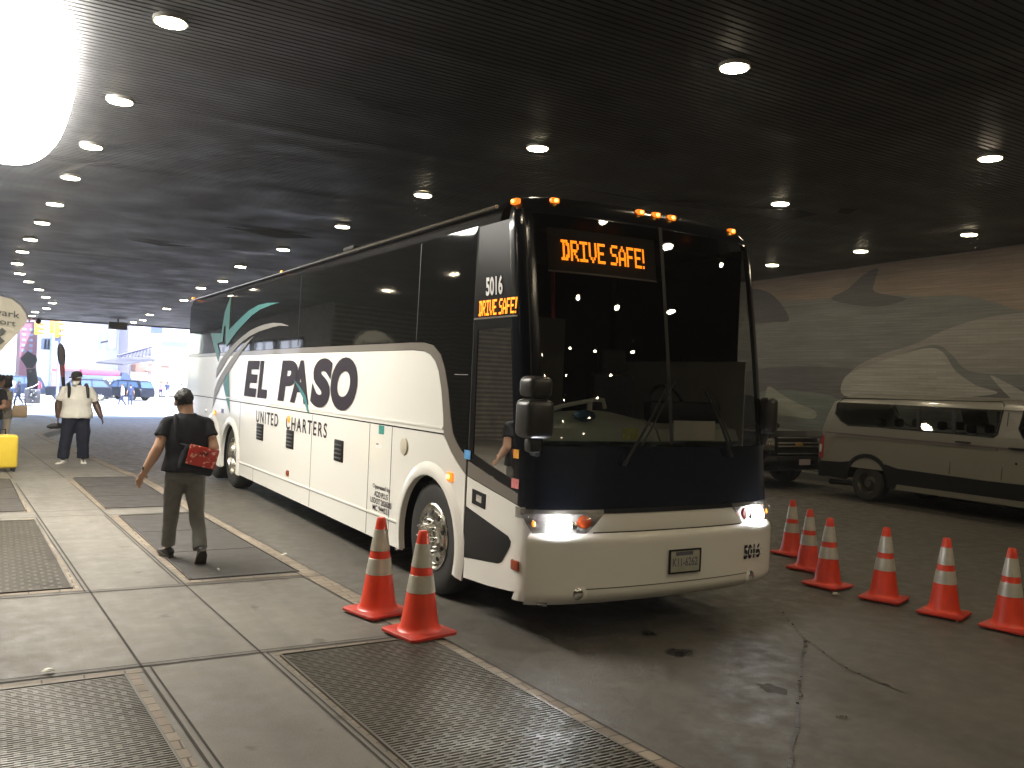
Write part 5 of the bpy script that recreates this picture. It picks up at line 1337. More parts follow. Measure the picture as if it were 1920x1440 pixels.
        b = MB(); b.loft([[a + fd * t * k + sd_ * x * k - up * z * k for t, x in ((-.09, -.025), (-.09, .025), (-.03, .046), (.1, .054), (.17, .046), (.2, .018), (.2, -.018), (.17, -.046), (.1, -.054), (-.03, -.046))] for z in (.066, .090)])
        b.build('sole', sole or M['sole'], so_, ang=40)
    # --- hair, hat, mask
    if hair is not None:
        t = bmesh.new(); bmesh.ops.create_icosphere(t, subdivisions=4, radius=1.0)
        bmesh.ops.transform(t, matrix=Matrix.Diagonal((.086, .112, .108, 1)), verts=t.verts)
        bmesh.ops.translate(t, vec=(0, -.010, .142), verts=t.verts)
        dl = [v for v in t.verts if (v.co.y > .035 and v.co.z < .175 - .0 * v.co.y) or (v.co.z < .07) or (abs(v.co.x) > .05 and v.co.y > -.045 and v.co.z < .115)]
        bmesh.ops.delete(t, geom=dl, context='VERTS')
        for v in t.verts: v.co += v.normal * .016 * noise.noise(v.co * 34) + v.normal * .012 * noise.noise(v.co * 95)
        bmesh.ops.transform(t, matrix=HM @ Matrix.Scale(k, 4), verts=t.verts)
        b = MB(); b.add(t)
        if hair_style == 'long':
            rings = []
            for z, rx, ry, yo in ((.20, .075, .07, -.03), (.12, .088, .075, -.04), (.02, .095, .07, -.055), (-.08, .10, .06, -.07), (-.18, .085, .04, -.085), (-.24, .05, .02, -.09)):
                rings.append([HM @ (Vector((rx * math.cos(a), yo + ry * math.sin(a), z)) * k) for a in [2 * PI * i / 18 for i in range(18)]])
            b.loft(rings)
        if hair_style == 'curly':
            rr = random.Random(4)
            for i in range(60):
                a, z = rr.uniform(0, 2 * PI), rr.uniform(.02, .26)
                if math.sin(a) > .35 and z < .17: continue
                b.ball(HM @ (Vector((.105 * math.cos(a) * math.sqrt(max(.1, 1 - ((z - .12) / .17) ** 2)), .115 * math.sin(a) - .02, z)) * k), .04 * k, sub=1)
        b.build('hair', hair, body, ang=180)
    if hat:
        b = MB(); rings = []
        for z, rx, ry, yo in ((.135, .088, .112, -.006), (.16, .089, .113, -.006), (.20, .086, .108, -.006), (.235, .07, .09, -.008), (.25, .03, .04, -.008)):
            rings.append([HM @ (Vector((rx * math.cos(a), yo + ry * math.sin(a), z)) * k) for a in [2 * PI * i / 24 for i in range(24)]])
        b.loft(rings)
        b.loft([[HM @ (Vector((x, y, z)) * k) for x, y in ((-.075, .07), (-.065, .13), (-.03, .165), (.03, .165), (.065, .13), (.075, .07))] for z in (.143, .155)])
        ht = b.build('cap', hat, body, ang=60)
        b = MB(); b.loft([[HM @ (Vector((.0905 * math.cos(a) * s_, -.006 + .1145 * math.sin(a) * s_, z)) * k) for a in [2 * PI * i / 24 for i in range(24)]] for z, s_ in ((.136, 1.0), (.150, 1.015))], False); b.build('cap_band', M['white_ink'], ht)
    if mask:
        b = MB(); rings = []
        for z, rx, ry, yo in ((-.005, .035, .03, .065), (.02, .056, .06, .050), (.05, .066, .084, .028), (.075, .071, .100, .012)):
            rings.append([HM @ (Vector((rx * math.cos(a), yo + ry * math.sin(a), z)) * k) for a in [-.15 * PI + 1.3 * PI * i / 18 for i in range(19)]])
        b.loft(rings, False, False); b.build('face_mask', mask, body, ang=180)
    return root, J, k, HM, bend
M['eye'] = mat('eye_dark', (.03, .025, .02), .2)
M['sole'] = mat('shoe_sole', (.45, .44, .40), .7)
def cloth(n, c, var=.18, sc=14): return mat(n, c, .88, 0, var, sc, .25, 140, spec=.25)
SK_LIGHT = mat('skin_light', (.52, .31, .21), .5, 0, .08, 12)
SK_DARK = mat('skin_dark', (.085, .045, .03), .45, 0, .15, 12)
SK_MID = mat('skin_mid', (.30, .16, .10), .5, 0, .1, 12)
HAIR = mat('black_hair', (.012, .011, .011), .62, 0, .5, 50, .5, 90)
HAIR_BR = mat('brown_hair', (.06, .022, .012), .5, 0, .5, 50, .5, 90)
BLACK_T = cloth('black_cotton', (.014, .014, .017)); GREY_P = cloth('grey_trouser', (.15, .148, .135), .3); WHITE_T = cloth('white_cotton', (.72, .69, .62), .06)
DENIM = cloth('dark_denim', (.012, .014, .028)); BLUE_J = cloth('blue_jeans', (.07, .11, .19)); CREAM = cloth('cream_cloth', (.52, .46, .38)); NAVY = cloth('navy_cloth', (.02, .03, .07)); CAMO = mat('mottled_shirt', (.30, .28, .24), .9, 0, .95, 25)
SHOE_BK = mat('black_shoe', (.02, .02, .02), .5, 0, .9, 30); SHOE_WH = mat('white_shoe', (.70, .68, .62), .5); SHOE_BR = mat('brown_sole', (.055, .045, .035), .8)
def speckle(name, c1, c2):
    m, n, l, p, out = nodes(name)
    tc = n.new('ShaderNodeTexCoord'); v = n.new('ShaderNodeTexNoise'); v.inputs['Scale'].default_value = 34; v.inputs['Detail'].default_value = 1
    l.new(tc.outputs['Object'], v.inputs['Vector'])
    r = n.new('ShaderNodeMapRange'); r.inputs[1].default_value = .60; r.inputs[2].default_value = .63; l.new(v.outputs[0], r.inputs[0])
    mx = n.new('ShaderNodeMix'); mx.data_type = 'RGBA'; mx.inputs[6].default_value = (*c1, 1); mx.inputs[7].default_value = (*c2, 1)
    l.new(r.outputs[0], mx.inputs[0]); l.new(mx.outputs[2], p.inputs['Base Color']); p.inputs['Roughness'].default_value = .3; p.inputs['Coat Weight'].default_value = .5
    b = n.new('ShaderNodeBump'); b.inputs['Strength'].default_value = .7; b.inputs['Distance'].default_value = .01; n2 = n.new('ShaderNodeTexNoise'); n2.inputs['Scale'].default_value = 18
    l.new(tc.outputs['Object'], n2.inputs['Vector']); l.new(n2.outputs[0], b.inputs['Height']); l.new(b.outputs[0], p.inputs['Normal'])
    return m
# 1 - the walker seen from behind
GZ = .15
pr, J, k, HM, bend = person('person in a black T-shirt and grey trousers walking away with a red shoulder bag', (-1.86, 3.30, GZ), 0.06, 1.66,
    dict(hipL=(-.085, 0, .92), hipR=(.085, 0, .92), kneeL=(-.09, .13, .53), ankL=(-.085, .22, .11), toeL=(-.15, 1, .05), kneeR=(.11, -.02, .50), ankR=(.115, -.24, .145), toeR=(.05, .62, -.75),
         shL=(-.192, .03, 1.40), shR=(.192, .03, 1.40), elL=(-.27, -.01, 1.13), wrL=(-.365, .07, .90), elR=(.25, -.07, 1.13), wrR=(.25, .11, 1.00), head=(-.025, .085, 1.47), lean=.07, yaw=-.12, nod=-.10, thumbL=(.95, .3, 0), thumbR=(-.3, .4, 1), curlL=.75, hand=1.15),
    SK_LIGHT, BLACK_T, GREY_P, SHOE_BK, HAIR, .0105, .60, 1.22, 1.12, sole=SHOE_BR, hem=.90)
def bagpt(p): return pr.matrix_basis @ Vector(p)
from mathutils import Euler
PM = Matrix.Translation(Vector((-1.86, 3.30, GZ))) @ Matrix.Rotation(.06, 4, 'Z')
wb = MB(); w0 = Vector(J['wrL']) * k; e0 = Vector(J['elL']) * k; dd = (w0 - e0).normalized()
wb.tube([w0 - dd * .03, w0 - dd * .004], .036 * k, 16); wt = wb.build('wristwatch', M['plastic'], pr)
MB().ball(w0 - dd * .017 + Vector((-.03, -.012, .01)), .008, .02, .02).build('watch_face', M['black_glass'], wt)
bag = thing('shoulder_bag', 'red glossy shoulder bag with a black underside on the back of the walking person', 'bag', (-1.86, 3.30, GZ), .06)
BX = lambda x, y, z: (x, y, z)
tilt = Matrix.Translation(Vector((.075, -.165, .985))) @ Matrix.Rotation(.24, 4, 'Y') @ Matrix.Rotation(.10, 4, 'Z')
MB().box(-.17, .15, -.055, .055, -.145, .10, .03, 3, tilt).build('bag_body', BLACK_T, bag)
M['bag_red'] = speckle('bag_red', (.50, .03, .02), (.75, .42, .30))
MB().box(-.135, .145, -.072, -.05, -.07, .115, .008, 2, tilt).build('bag_flap', M['bag_red'], bag)
b = MB()
for (x0, z0, x1, z1) in ((-.02, .04, .0, .07), (.0, .07, .02, .04), (.03, .07, .05, .07), (.03, .07, .03, .04), (.03, .04, .05, .04), (.05, .055, .03, .055), (-.04, .065, -.02, .04)):
    b.tube([tilt @ Vector((x0, -.0745, z0)), tilt @ Vector((x1, -.0745, z1))], .004, 6)
b.build('flap_mark', M['ink'], bag)
b = MB(); b.tube([tilt @ Vector((-.15, -.03, .09)), (-.10, -.150, 1.12), (-.13, -.142, 1.20), (-.135, -.105, 1.31), (-.115, -.02, 1.385)], .015, 6); b.build('bag_strap', BLACK_T, bag)

# 2 - the man in the white T-shirt facing the camera
gz = zg(13.1) + .15
mr_, J2, k2, HM2, bd2 = person('heavy-set person in white T-shirt, dark jeans and black cap facing the camera', (-2.07, 13.1, gz), PI + .05, 1.76,
    dict(hipL=(-.10, 0, .92), hipR=(.10, 0, .92), kneeL=(-.12, .03, .50), kneeR=(.16, .03, .50), ankL=(-.14, -.01, .09), ankR=(.20, .02, .09), toeR=(.75, .8, -.1), toeL=(.0, 1, -.12),
         shL=(-.225, 0, 1.42), shR=(.225, 0, 1.42), elL=(-.335, -.04, 1.12), wrL=(-.41, .05, .90), elR=(.31, -.05, 1.12), wrR=(.31, -.02, .89), hand=1.1, head=(.02, .03, 1.49), yaw=-.75, nod=-.12, curlL=.7),
    SK_DARK, WHITE_T, DENIM, SHOE_WH, None, .012, .78, 1.50, 1.7, hat=mat('black_cap', (.015, .015, .015), .8), mask=mat('white_mask', (.75, .73, .68), .8), hem=.86)
bp = thing('backpack', 'dark backpack with straps on the back of the person in the white T-shirt', 'backpack', (-2.07, 13.1, gz), PI + .05)
MB().box(-.17, .17, -.34, -.14, .98, 1.44, .06, 3).build('pack', M['plastic'], bp)
for s_ in (-1, 1):
    b = MB(); b.tube([(s_ * .14, -.16, 1.42), (s_ * .15, -.03, 1.50), (s_ * .155, .095, 1.44), (s_ * .16, .138, 1.34), (s_ * .165, .15, 1.25)], [.03, .032, .03, .028, .02], 8); b.build('strap', M['plastic'], bp)
pd = thing('paddle', 'long dark paddle with a red lower shaft sticking up from the backpack', 'paddle', (-2.07, 13.1, gz), PI + .05)
P0 = Vector((.17, -.30, 1.10)); P1 = Vector((.29, -.30, 2.27)); dv = P1 - P0
b = MB(); b.loft([[P0 + dv * t + Vector((w_ * math.cos(a), .022 * math.sin(a), 0)) for a in [2 * PI * i / 12 for i in range(12)]] for t, w_ in ((.62, .03), (.68, .055), (.80, .075), (.92, .065), (.97, .04), (1.0, .01))]); b.build('blade', mat('dark_wood', (.03, .025, .03), .5), pd)
b = MB(); b.tube([P0, P0 + dv * .45], [.03, .035], 10); b.build('grip', M['plastic'], pd)
b = MB(); b.loft([[P0 + dv * t + Vector((w_ * math.cos(a), .022 * math.sin(a), 0)) for a in [2 * PI * i / 12 for i in range(12)]] for t, w_ in ((.44, .032), (.55, .042), (.645, .045))]); b.build('shaft', mat('dark_red', (.16, .02, .03), .5), pd)
b2 = thing('paddle', 'dark flat blade jutting out level behind the hip of the person in the white T-shirt', 'paddle', (-2.07, 13.1, gz), PI + .05)
b = MB(); b.loft([[(x, -.26 + .02 * math.cos(a), .70 + (x - .2) * -.08 + h * math.sin(a)) for a in [2 * PI * i / 12 for i in range(12)]] for x, h in ((-.25, .02), (.1, .03), (.28, .055), (.40, .05), (.47, .02))]); b.build('blade', mat('dark_wood2', (.02, .02, .022), .5), b2)
# 3, 4 - waiting people at the left edge
gz = zg(14) + .15
person('person with long reddish hair, dark top and blue jeans waiting at the left picture edge', (-3.44, 13.6, gz), PI - .5, 1.66, dict(elR=(.24, .10, 1.15), wrR=(.10, .27, 1.08), elL=(-.25, .05, 1.12), wrL=(-.1, .26, 1.05)), SK_MID, BLACK_T, BLUE_J, SHOE_BK, HAIR_BR, .013, .6, 1.0, .95, 'long')
person('person with dark curly hair, mottled top and pale trousers waiting behind the yellow suitcase', (-3.24, 14.7, gz - .02), PI - 1.1, 1.62, dict(elR=(.24, .10, 1.15), wrR=(.12, .28, 1.02), elL=(-.25, .05, 1.12), wrL=(-.1, .26, 1.0)), SK_MID, CAMO, CREAM, SHOE_BK, HAIR, .013, .6, 1.0, .9, 'curly')
hb_ = thing('handbag', 'tan handbag held by the person in pale trousers', 'bag', (-2.98, 14.45, gz + .80))
MB().box(-.13, .13, -.06, .06, 0, .24, .03).build('bag_body', mat('tan_leather', (.45, .32, .2), .5), hb_)
MB().tube([(-.10, 0, .22), (-.08, 0, .36), (.08, 0, .36), (.10, 0, .22)], .012).build('handle', mat('brown_leather', (.12, .05, .03), .5), hb_)
# suitcase
p = on_ground(2, 884, .15)
sc = thing('suitcase', 'bright yellow hard suitcase on wheels at the left picture edge', 'suitcase', (p.x - .02, p.y, p.z), .15)
MB().box(-.24, .24, -.15, .15, .06, .66 - .04, .05, 3).build('shell', M['yellow'], sc)
b = MB(); b.box(-.243, .243, -.006, .006, .08, .60, .004); b.build('zip_line', M['plastic'], sc)
for x in (-.19, .19):
    for y in (-.10, .10):
        b = MB(); b.lathe([(.028, -.014), (.03, 0), (.028, .014)], (x, y, .03), 'X', 14); b.box(x - .02, x + .02, y - .025, y + .025, .03, .075); b.build('wheel', M['plastic'], sc)
b = MB(); b.tube([(-.08, .10, .60), (-.08, .10, .70), (.08, .10, .70), (.08, .10, .60)], .012); b.build('handle', M['plastic'], sc)
# feather banner
BY = 12.0
fp = at_y(0, 600, BY)
bn = thing('feather_banner', 'cream feather banner with dark grey lettering at the left picture edge', 'banner', (0, 0, 0))
prof = [(q.x, q.z) for q in [at_y(x, y, BY) for x, y in [(-80, 600), (-60, 572), (-30, 557), (0, 555), (22, 561), (38, 573), (48, 588), (51, 601), (44, 612), (30, 628), (14, 645), (0, 660), (-30, 690), (-60, 720), (-90, 760)]]]
b = MB(); b.prism(prof, lambda x, z: (x, BY + .02 * math.sin(x * 14), z), lambda x, z: (x, BY + .006 + .02 * math.sin(x * 14), z)); b.build('banner_cloth', cloth('banner_cloth', (.40, .37, .30), .05), bn, smooth=False)
P3 = [at_y(x, y, BY) for x, y in [(-110, 700), (-95, 630), (-70, 580), (-40, 557), (0, 552), (24, 558), (41, 571), (51, 586), (56, 603)]]
base_x = P3[0].x - .05
b = MB(); b.tube([Vector((base_x, BY, wz(BY, 0.05)))] + [Vector((q.x, BY, q.z)) for q in P3], [.014] + [.016] * 9, 8); b.build('pole', mat('banner_pole', (.10, .10, .095), .5), bn)
b = MB(); b.box(base_x - .3, base_x + .3, BY - .05, BY + .05, wz(BY, .0), wz(BY, .05), .01); b.box(base_x - .05, base_x + .05, BY - .3, BY + .3, wz(BY, .0), wz(BY, .05), .01); b.build('foot', M['plastic'], bn)
GI = mat('banner_ink', (.055, .055, .05), .7)
tl = at_y(-36, 590, BY - .015); tr = at_y(38, 592, BY - .015)
sca = (tr.x - tl.x)
def btext(t, x1, px_y, w_, h):
    P1 = at_y(x1, px_y, BY - .03); put_text('lettering', t, (P1.x - w_, BY - .03, P1.z - .0), (1, 0, -.12), (0, 0, 1), w_, h, GI, bn, bold=.006)
btext('Newark', 38, 589, .66, .115); btext('Airport', 30, 608, .58, .13)
q = at_y(2, 641, BY - .03)
b = MB()
for (a, c) in (((-24, 645), (8, 618)), ((-22, 616), (5, 643))):
    A, C = at_y(*a, BY - .03), at_y(*c, BY - .03); b.box(-.5, .5, -.002, .002, -.045, .045, 0, 1, Matrix.Translation((A + C) / 2) @ Matrix.Rotation(-math.atan2(C.z - A.z, C.x - A.x), 4, 'Y') @ Matrix.Diagonal(((C - A).length, 1, 1, 1)))
b.build('lettering', GI, bn, smooth=False)

# ================================================================ things at the mouth of the underpass
p = on_ground(60, 757, .15)
bz = p.z
bin_ = thing('trash_bin', 'grey steel litter bin stuffed with a black bag at the mouth of the underpass', 'bin', (p.x, p.y, bz))
b = MB(); b.box(-.50, .50, -.35, .35, .04, 1.05, .06); b.build('bin_body', mat('bin_steel', (.05, .048, .055), .4, .6, .3, 5), bin_)
b = MB()
for i in range(9): b.ball((random.uniform(-.22, .22), -.36 + random.uniform(-.06, .03), .15 + .1 * i), .16, .10, .14)
b.build('bag', mat('bin_bag', (.02, .02, .022), .25, 0, .3, 10, .8, 12), bin_)
b = MB(); b.tube([(-.45, -.2, 1.05), (0, -.3, 1.22), (.35, -.2, 1.45)], .03); b.build('stick', M['rail'], bin_)
sp = thing('sign_post', 'dark square sign board on a thick post behind the litter bin', 'sign', (p.x - .02, p.y + .6, bz))
b = MB(); b.tube([(0.02, 0, 0), (0.02, 0, 1.6), (-.10, 0, 2.5)], [.34, .34, .30], 12); b.build('post', mat('post_dark', (.004, .004, .004), 1, spec=0), sp)
Q = [at_y(x, y, p.y + .55) for x, y in [(38, 672), (52, 658), (68, 668), (70, 676), (62, 690), (50, 690)]]
b = MB(); b.prism([(q.x - p.x + .02, q.z - bz) for q in Q], lambda x, z: (x, -.12, z), lambda x, z: (x, .12, z)); b.build('sign_board', mat('board_dark', (.004, .004, .004), 1, spec=0), sp)
hx = at_d(72, 603, 42)
hc = thing('dome_camera', 'black dome camera hanging on a rod from the ceiling edge', 'camera', (hx.x, hx.y, hx.z))
MB().ball((0, 0, 0), .13, .13, .12, sub=3).build('dome', M['plastic'], hc)
MB().tube([(0, 0, .1), (0, 0, max(.3, ceil_z(hx.y) - hx.z))], .03, 8).build('rod', M['plastic'], hc)
hx = at_d(221, 612, 41)
hs = thing('hanging_box', 'dark rectangular box hanging under the ceiling edge', 'ceiling box', (hx.x, hx.y, hx.z))
MB().box(-.40, .40, -.12, .12, -.15, .20, .01).build('box', M['plastic'], hs)
MB().box(-.03, .03, -.03, .03, .20, max(.3, ceil_z(hx.y) - hx.z)).build('bracket', M['plastic'], hs)
# ================================================================ the sunlit avenue
ZA = zg(70)
def gat(px, py):
    return at_z(px, py, ZA)
# far pavement and traffic
tag(sheet('far_pavement', [-150, -40, 0, 40, 150], [92, 98, 110], lambda x, y: ZA + .15, M['kerb']), kind='structure')
def bld(name, label, x0, x1, y0, y1, h, m, base=ZA + .15, rows=5, cols=6, win=None, wz0=4.0):
    r = thing(name, label, 'building', ((x0 + x1) / 2, (y0 + y1) / 2, base))
    w_, d = (x1 - x0) / 2, (y1 - y0) / 2
    MB().box(-w_, w_, -d, d, 0, h).build('wall', m, r, smooth=False)
    MB().box(-w_ - .2, w_ + .2, -d - .25, d + .2, h, h + .6).build('cornice', m, r, smooth=False)
    if win:
        dz = (h - wz0 - .8) / rows; dx = 2 * w_ / cols
        for i in range(rows):
            for j in range(cols):
                x = -w_ + dx * (j + .5); z = wz0 + dz * (i + .2)
                f = MB().box(x - dx * .28, x + dx * .28, -d - .06, -d + .02, z, z + dz * .62).build('window', win[0], r, smooth=False)
                MB().box(x - dx * .24, x + dx * .24, -d - .075, -d - .05, z + .12, z + dz * .58).build('pane', win[1], f, smooth=False)
    return r
def lm(n, c, r=.7): return mat(n, c, r, 0, .12, .6)
GL = mat('day_glass', (.14, .18, .30), .15); FRW = lm('pale_frame', (.4, .4, .44))
WHT = lm('white_masonry', (.78, .77, .76)); BLUEW = lm('pale_blue_facade', (.32, .36, .48)); REDB = lm('red_brick', (.20, .055, .085))
D1 = 112
def xs_at(px, Y): return at_y(px, 680, Y).x
def zs_at(py, Y, px=150): return at_y(px, py, Y).z
Y_ = 118
b0 = bld('brick_building', 'dark red brick building behind the signal at the left of the avenue', xs_at(36, Y_), xs_at(77, Y_), Y_, Y_ + 20, zs_at(604, Y_, 60) - ZA, REDB, rows=5, cols=3, win=(lm('dark_frame', (.12, .1, .14)), GL))
Y_ = 105
b1 = bld('corner_building', 'narrow white building with three round-headed windows near its roof', xs_at(77, Y_), xs_at(100, Y_), Y_, Y_ + 14, zs_at(604, Y_, 90) - ZA, WHT, rows=3, cols=4, win=None)
hz = zs_at(604, Y_, 90) - ZA; wd = xs_at(100, Y_) - xs_at(77, Y_)
for k_ in range(3):
    x = -wd * .34 + wd * .27 * k_; z = hz * .58
    b = MB(); pts = [(x - .28, z), (x + .28, z)] + [(x + .28 * math.cos(a), z + 1.0 + .28 * math.sin(a)) for a in [PI * q / 8 for q in range(9)]]
    b.prism(pts, lambda u, v: (u, -7.06, v), lambda u, v: (u, -6.98, v)); b.build('arched_window', GL, b1, smooth=False)
Y_ = 100
b2 = bld('glass_building', 'pale blue glazed building between the white corner house and the white tower', xs_at(97, Y_), xs_at(152, Y_), Y_, Y_ + 20, zs_at(560, Y_, 120) - ZA, BLUEW, rows=6, cols=5, win=(FRW, lm('light_glass', (.38, .44, .58), .2)))
Y_ = 108
b3 = bld('white_tower', 'bright white building filling the middle of the avenue view', xs_at(150, Y_), xs_at(262, Y_), Y_, Y_ + 25, 40, WHT, rows=9, cols=8, win=(lm('near_white', (.72, .72, .74)), lm('near_white_glass', (.66, .69, .76), .3)))
Y_ = 99
b4 = bld('theatre_building', 'pale building with a lit ground floor behind the hanging canopy', xs_at(240, Y_), xs_at(420, Y_), Y_, Y_ + 20, 36, lm('pale_stone', (.50, .46, .54)), rows=6, cols=7, win=(FRW, lm('lilac_glass', (.5, .5, .66), .2)), wz0=9)
r4 = b4
# shopfront bays under the canopy
def bay(px0, px1, py0, py1, Y, m, nm, par):
    P0, P1 = at_y(px0, py1, Y), at_y(px1, py0, Y); L = Vector(par.location)
    return MB().box(P0.x - L.x, P1.x - L.x, Y - L.y, Y - L.y + .2, P0.z - L.z, P1.z - L.z).build(nm, m, par, smooth=False)
BR = mat('shop_brown', (.22, .11, .09), .5, 0, .8, .8); BR2 = mat('shop_tan', (.42, .20, .11), .5, 0, .9, .7)
bay(246, 290, 682, 697, 98.6, BR, 'shop_sign_band', b4); bay(294, 322, 690, 716, 98.6, BR2, 'shop_window', b4); bay(244, 276, 697, 718, 98.6, lm('pale_shutter', (.7, .66, .62)), 'shop_shutter', b4)
bay(296, 322, 678, 686, 98.6, BR, 'shop_sign_band', b4)
P0 = at_y(274, 694, 98.4); L = Vector(b4.location)
put_text('lettering', 'ES', (P0.x - L.x, 98.45 - L.y, P0.z - L.z), (1, 0, 0), (0, 0, 1), .75, .42, M['white_ink'], b4, bold=.02)
# vertical sign with stacked red panels
Yv = 97
vs = at_y(210, 634, Yv)
sg = thing('blade_sign', 'vertical blade sign with stacked red and grey panels on the white tower', 'sign', (vs.x, Yv, ZA))
MB().box(-.30, .30, -.1, .1, zs_at(652, Yv, 210) - ZA, zs_at(616, Yv, 210) - ZA).build('sign_case', lm('sign_white', (.75, .74, .74)), sg, smooth=False)
for k_, (a, c) in enumerate(((619, 623), (626, 630), (634, 638), (642, 646))):
    MB().box(-.24, .24, -.14, -.09, zs_at(c, Yv, 210) - ZA, zs_at(a, Yv, 210) - ZA).build('sign_panel', lm('panel%d' % k_, [(.5, .25, .25), (.5, .3, .3), (.5, .48, .5), (.75, .2, .3)][k_]), sg, smooth=False)
MB().box(-.06, .06, .1, 11.2, zs_at(640, Yv, 210) - ZA, zs_at(639, Yv, 210) - ZA + .1).build('sign_arm', M['plastic'], sg, smooth=False)
# canopy hung from a mast
cn = thing('canopy', 'broad grey canopy hung on rods over the far pavement', 'canopy', (0, 0, 0))
Yc = 88
A, B_, C_, D_ = at_y(180, 681, Yc), at_y(252, 672, Yc + 8), at_y(296, 676, Yc + 8), at_y(290, 678, Yc)
b = MB(); b.loft([[at_y(180, 681, Yc), at_y(231, 685, Yc - 1.5), at_y(291, 677, Yc - .5), at_y(296, 674, Yc + 9), at_y(252, 671, Yc + 9)], [at_y(180, 678.5, Yc), at_y(231, 682, Yc - 1.5), at_y(291, 672, Yc - .5), at_y(296, 670, Yc + 9), at_y(252, 667, Yc + 9)]]); b.build('canopy_roof', lm('canopy_grey', (.05, .05, .065)), cn, smooth=False)
b = MB()
for i in range(10):
    q0, q1 = at_y(228 + i * 6.5, 668.5 - i * .1, Yc + 2), at_y(236 + i * 5.6, 660 - i * .95, Yc + 3); b.tube([q0, q1], .07, 5)
b.tube([at_y(220, 667, Yc + 2), at_y(286, 650, Yc + 3)], .12, 5)
b.build('rods', lm('rod_grey', (.05, .05, .09)), cn)
MB().prism([(0, 0), (1, 0), (1, 1), (0, 1)], lambda u, v: at_y(238 + 46 * u, 667.5 - 5 * v - 9 * u * v, Yc + 4)).build('screen', lm('screen_grey', (.12, .12, .16)), cn, smooth=False)
P0 = at_y(291, 700, Yc); gz_ = ZA
b = MB(); b.box(P0.x - .35, P0.x + .35, Yc - .3, Yc + .3, gz_, zs_at(628, Yc, 291)); b.build('mast', lm('mast_white', (.7, .7, .78)), cn, smooth=False)
b = MB()
for dx in (12, 20, 28): b.tube([at_y(291, 640, Yc), at_y(291 + dx, 668, Yc)], .09, 5)
b.build('stay', lm('stay_lilac', (.6, .58, .7)), cn)
q0, q1 = at_y(294, 640, Yc + 2), at_y(352, 643, Yc + 2)
b = MB(); b.box(q0.x, q1.x, Yc + 2, Yc + 3, q0.z - .45, q0.z + .1); b.build('beam', lm('beam_blue', (.09, .10, .19)), cn, smooth=False)
for px in (289, 300):
    q = at_y(px, 618, Yc + 6); MB().box(q.x - .3, q.x + .3, Yc + 6, Yc + 6.4, q.z - .4, q.z + 3).build('hanging_sign', lm('blue_sign', (.05, .07, .17)), cn, smooth=False)
# red shop awning on the left
aw = thing('awning', 'red shop awning on the far side of the avenue behind the black SUV', 'awning', (0, 0, 0))
q0, q1 = at_y(97, 700, 98), at_y(166, 690, 98)
b = MB(); b.loft([[(q0.x, y, z) for y, z in ((99.5, zs_at(681, 98, 130)), (97.2, zs_at(692, 98, 130)), (97.2, zs_at(694, 98, 130)), (99.5, zs_at(683, 98, 130)))], [(q1.x, y, z) for y, z in ((99.5, zs_at(681, 98, 130)), (97.2, zs_at(692, 98, 130)), (97.2, zs_at(694, 98, 130)), (99.5, zs_at(683, 98, 130)))]]); b.build('awning_cloth', lm('awning_red', (.42, .08, .085)), aw, smooth=False)
b = MB(); b.box(q0.x, q0.x + .45, 97.3, 97.7, ZA, zs_at(692, 98, 130)); b.build('side_panel', lm('awning_red2', (.6, .12, .2)), aw, smooth=False)
# traffic signals on an arm
def signal(px, py, h, label, Y, back):
    q = at_y(px, py, Y); H = h
    r = thing('traffic_signal', label, 'traffic light', (q.x, Y, q.z))
    YL = mat('signal_yellow', (.50, .20, .02), .4)
    MB().box(-.17, .17, -.14, .14, -H / 2, H / 2, .03).build('housing', YL, r)
    for k_ in range(3):
        z = H / 2 - H / 6 - k_ * H / 3
        b = MB(); b.tube([(.12, -.02, z + .03), (.52, -.08, z - .02)], [.15, .13], 12, False); b.build('visor', mat('visor_orange', (.6, .2, .04), .4), r)
    if back: MB().box(-.52, -.20, -.1, .1, -H / 2 + .3, H / 2, .03).build('housing', YL, r)
    return r
signal(69, 615, 1.05, 'yellow traffic signal under the hanging dome camera, left of the pair', 72, False)
signal(107, 617, 1.35, 'larger yellow traffic signal with twin heads on the street pole, right of the pair', 72, True)
q = at_y(109, 700, 72.4)
po = thing('street_pole', 'slim dark street pole carrying the twin yellow signal', 'pole', (q.x, 72.4, ZA))
MB().tube([(0, 0, 0), (0, 0, zs_at(596, 72, 109) - ZA)], [.12, .09], 8).build('pole', lm('pole_blue', (.14, .16, .26)), po)
MB().box(-.34, .1, -.2, .1, zs_at(640, 72, 109) - ZA, zs_at(632, 72, 109) - ZA).build('pedestrian_signal', lm('ped_box', (.12, .15, .26)), po, smooth=False)
MB().tube([(0, 0, zs_at(602, 72, 109) - ZA), (-2.6, 0, zs_at(604, 72, 70) - ZA)], .05, 6).build('arm', lm('pole_blue2', (.14, .16, .26)), po)
# ---- traffic on the avenue
DB = mat('car_navy', (.004, .005, .012), .4, .0, .2, spec=.2); RED = mat('car_red', (.30, .02, .04), .25, 0, .1, coat=.5); LG = mat('blue_glass', (.04, .07, .13), .25, spec=.3)
p = at_y(143, 735, 79)
car('suv', 'long black SUV crossing the avenue behind the person in the white T-shirt', 'car', (p.x + .2, 79, ZA), 0, 5.4, 2.0, SUV_LOW, SUV_ROOF, (DB, LG), (-1.62, 1.62), .40, 'cars on the far avenue', SUV_PANES)
p = at_y(238, 735, 81)
c2 = car('estate_car', 'dark car with a red nose standing behind the two walking people', 'car', (p.x, 82, ZA), -0.85, 4.6, 1.9, SUV_LOW, SUV_ROOF, (DB, LG), (-1.55, 1.5), .40, 'cars on the far avenue', SUV_PANES)
b = MB(); b.box(-2.62, -1.2, -1.0, 1.0, .72, 1.19, .06); b.build('red_nose', RED, c2)
p = at_y(22, 735, 84)
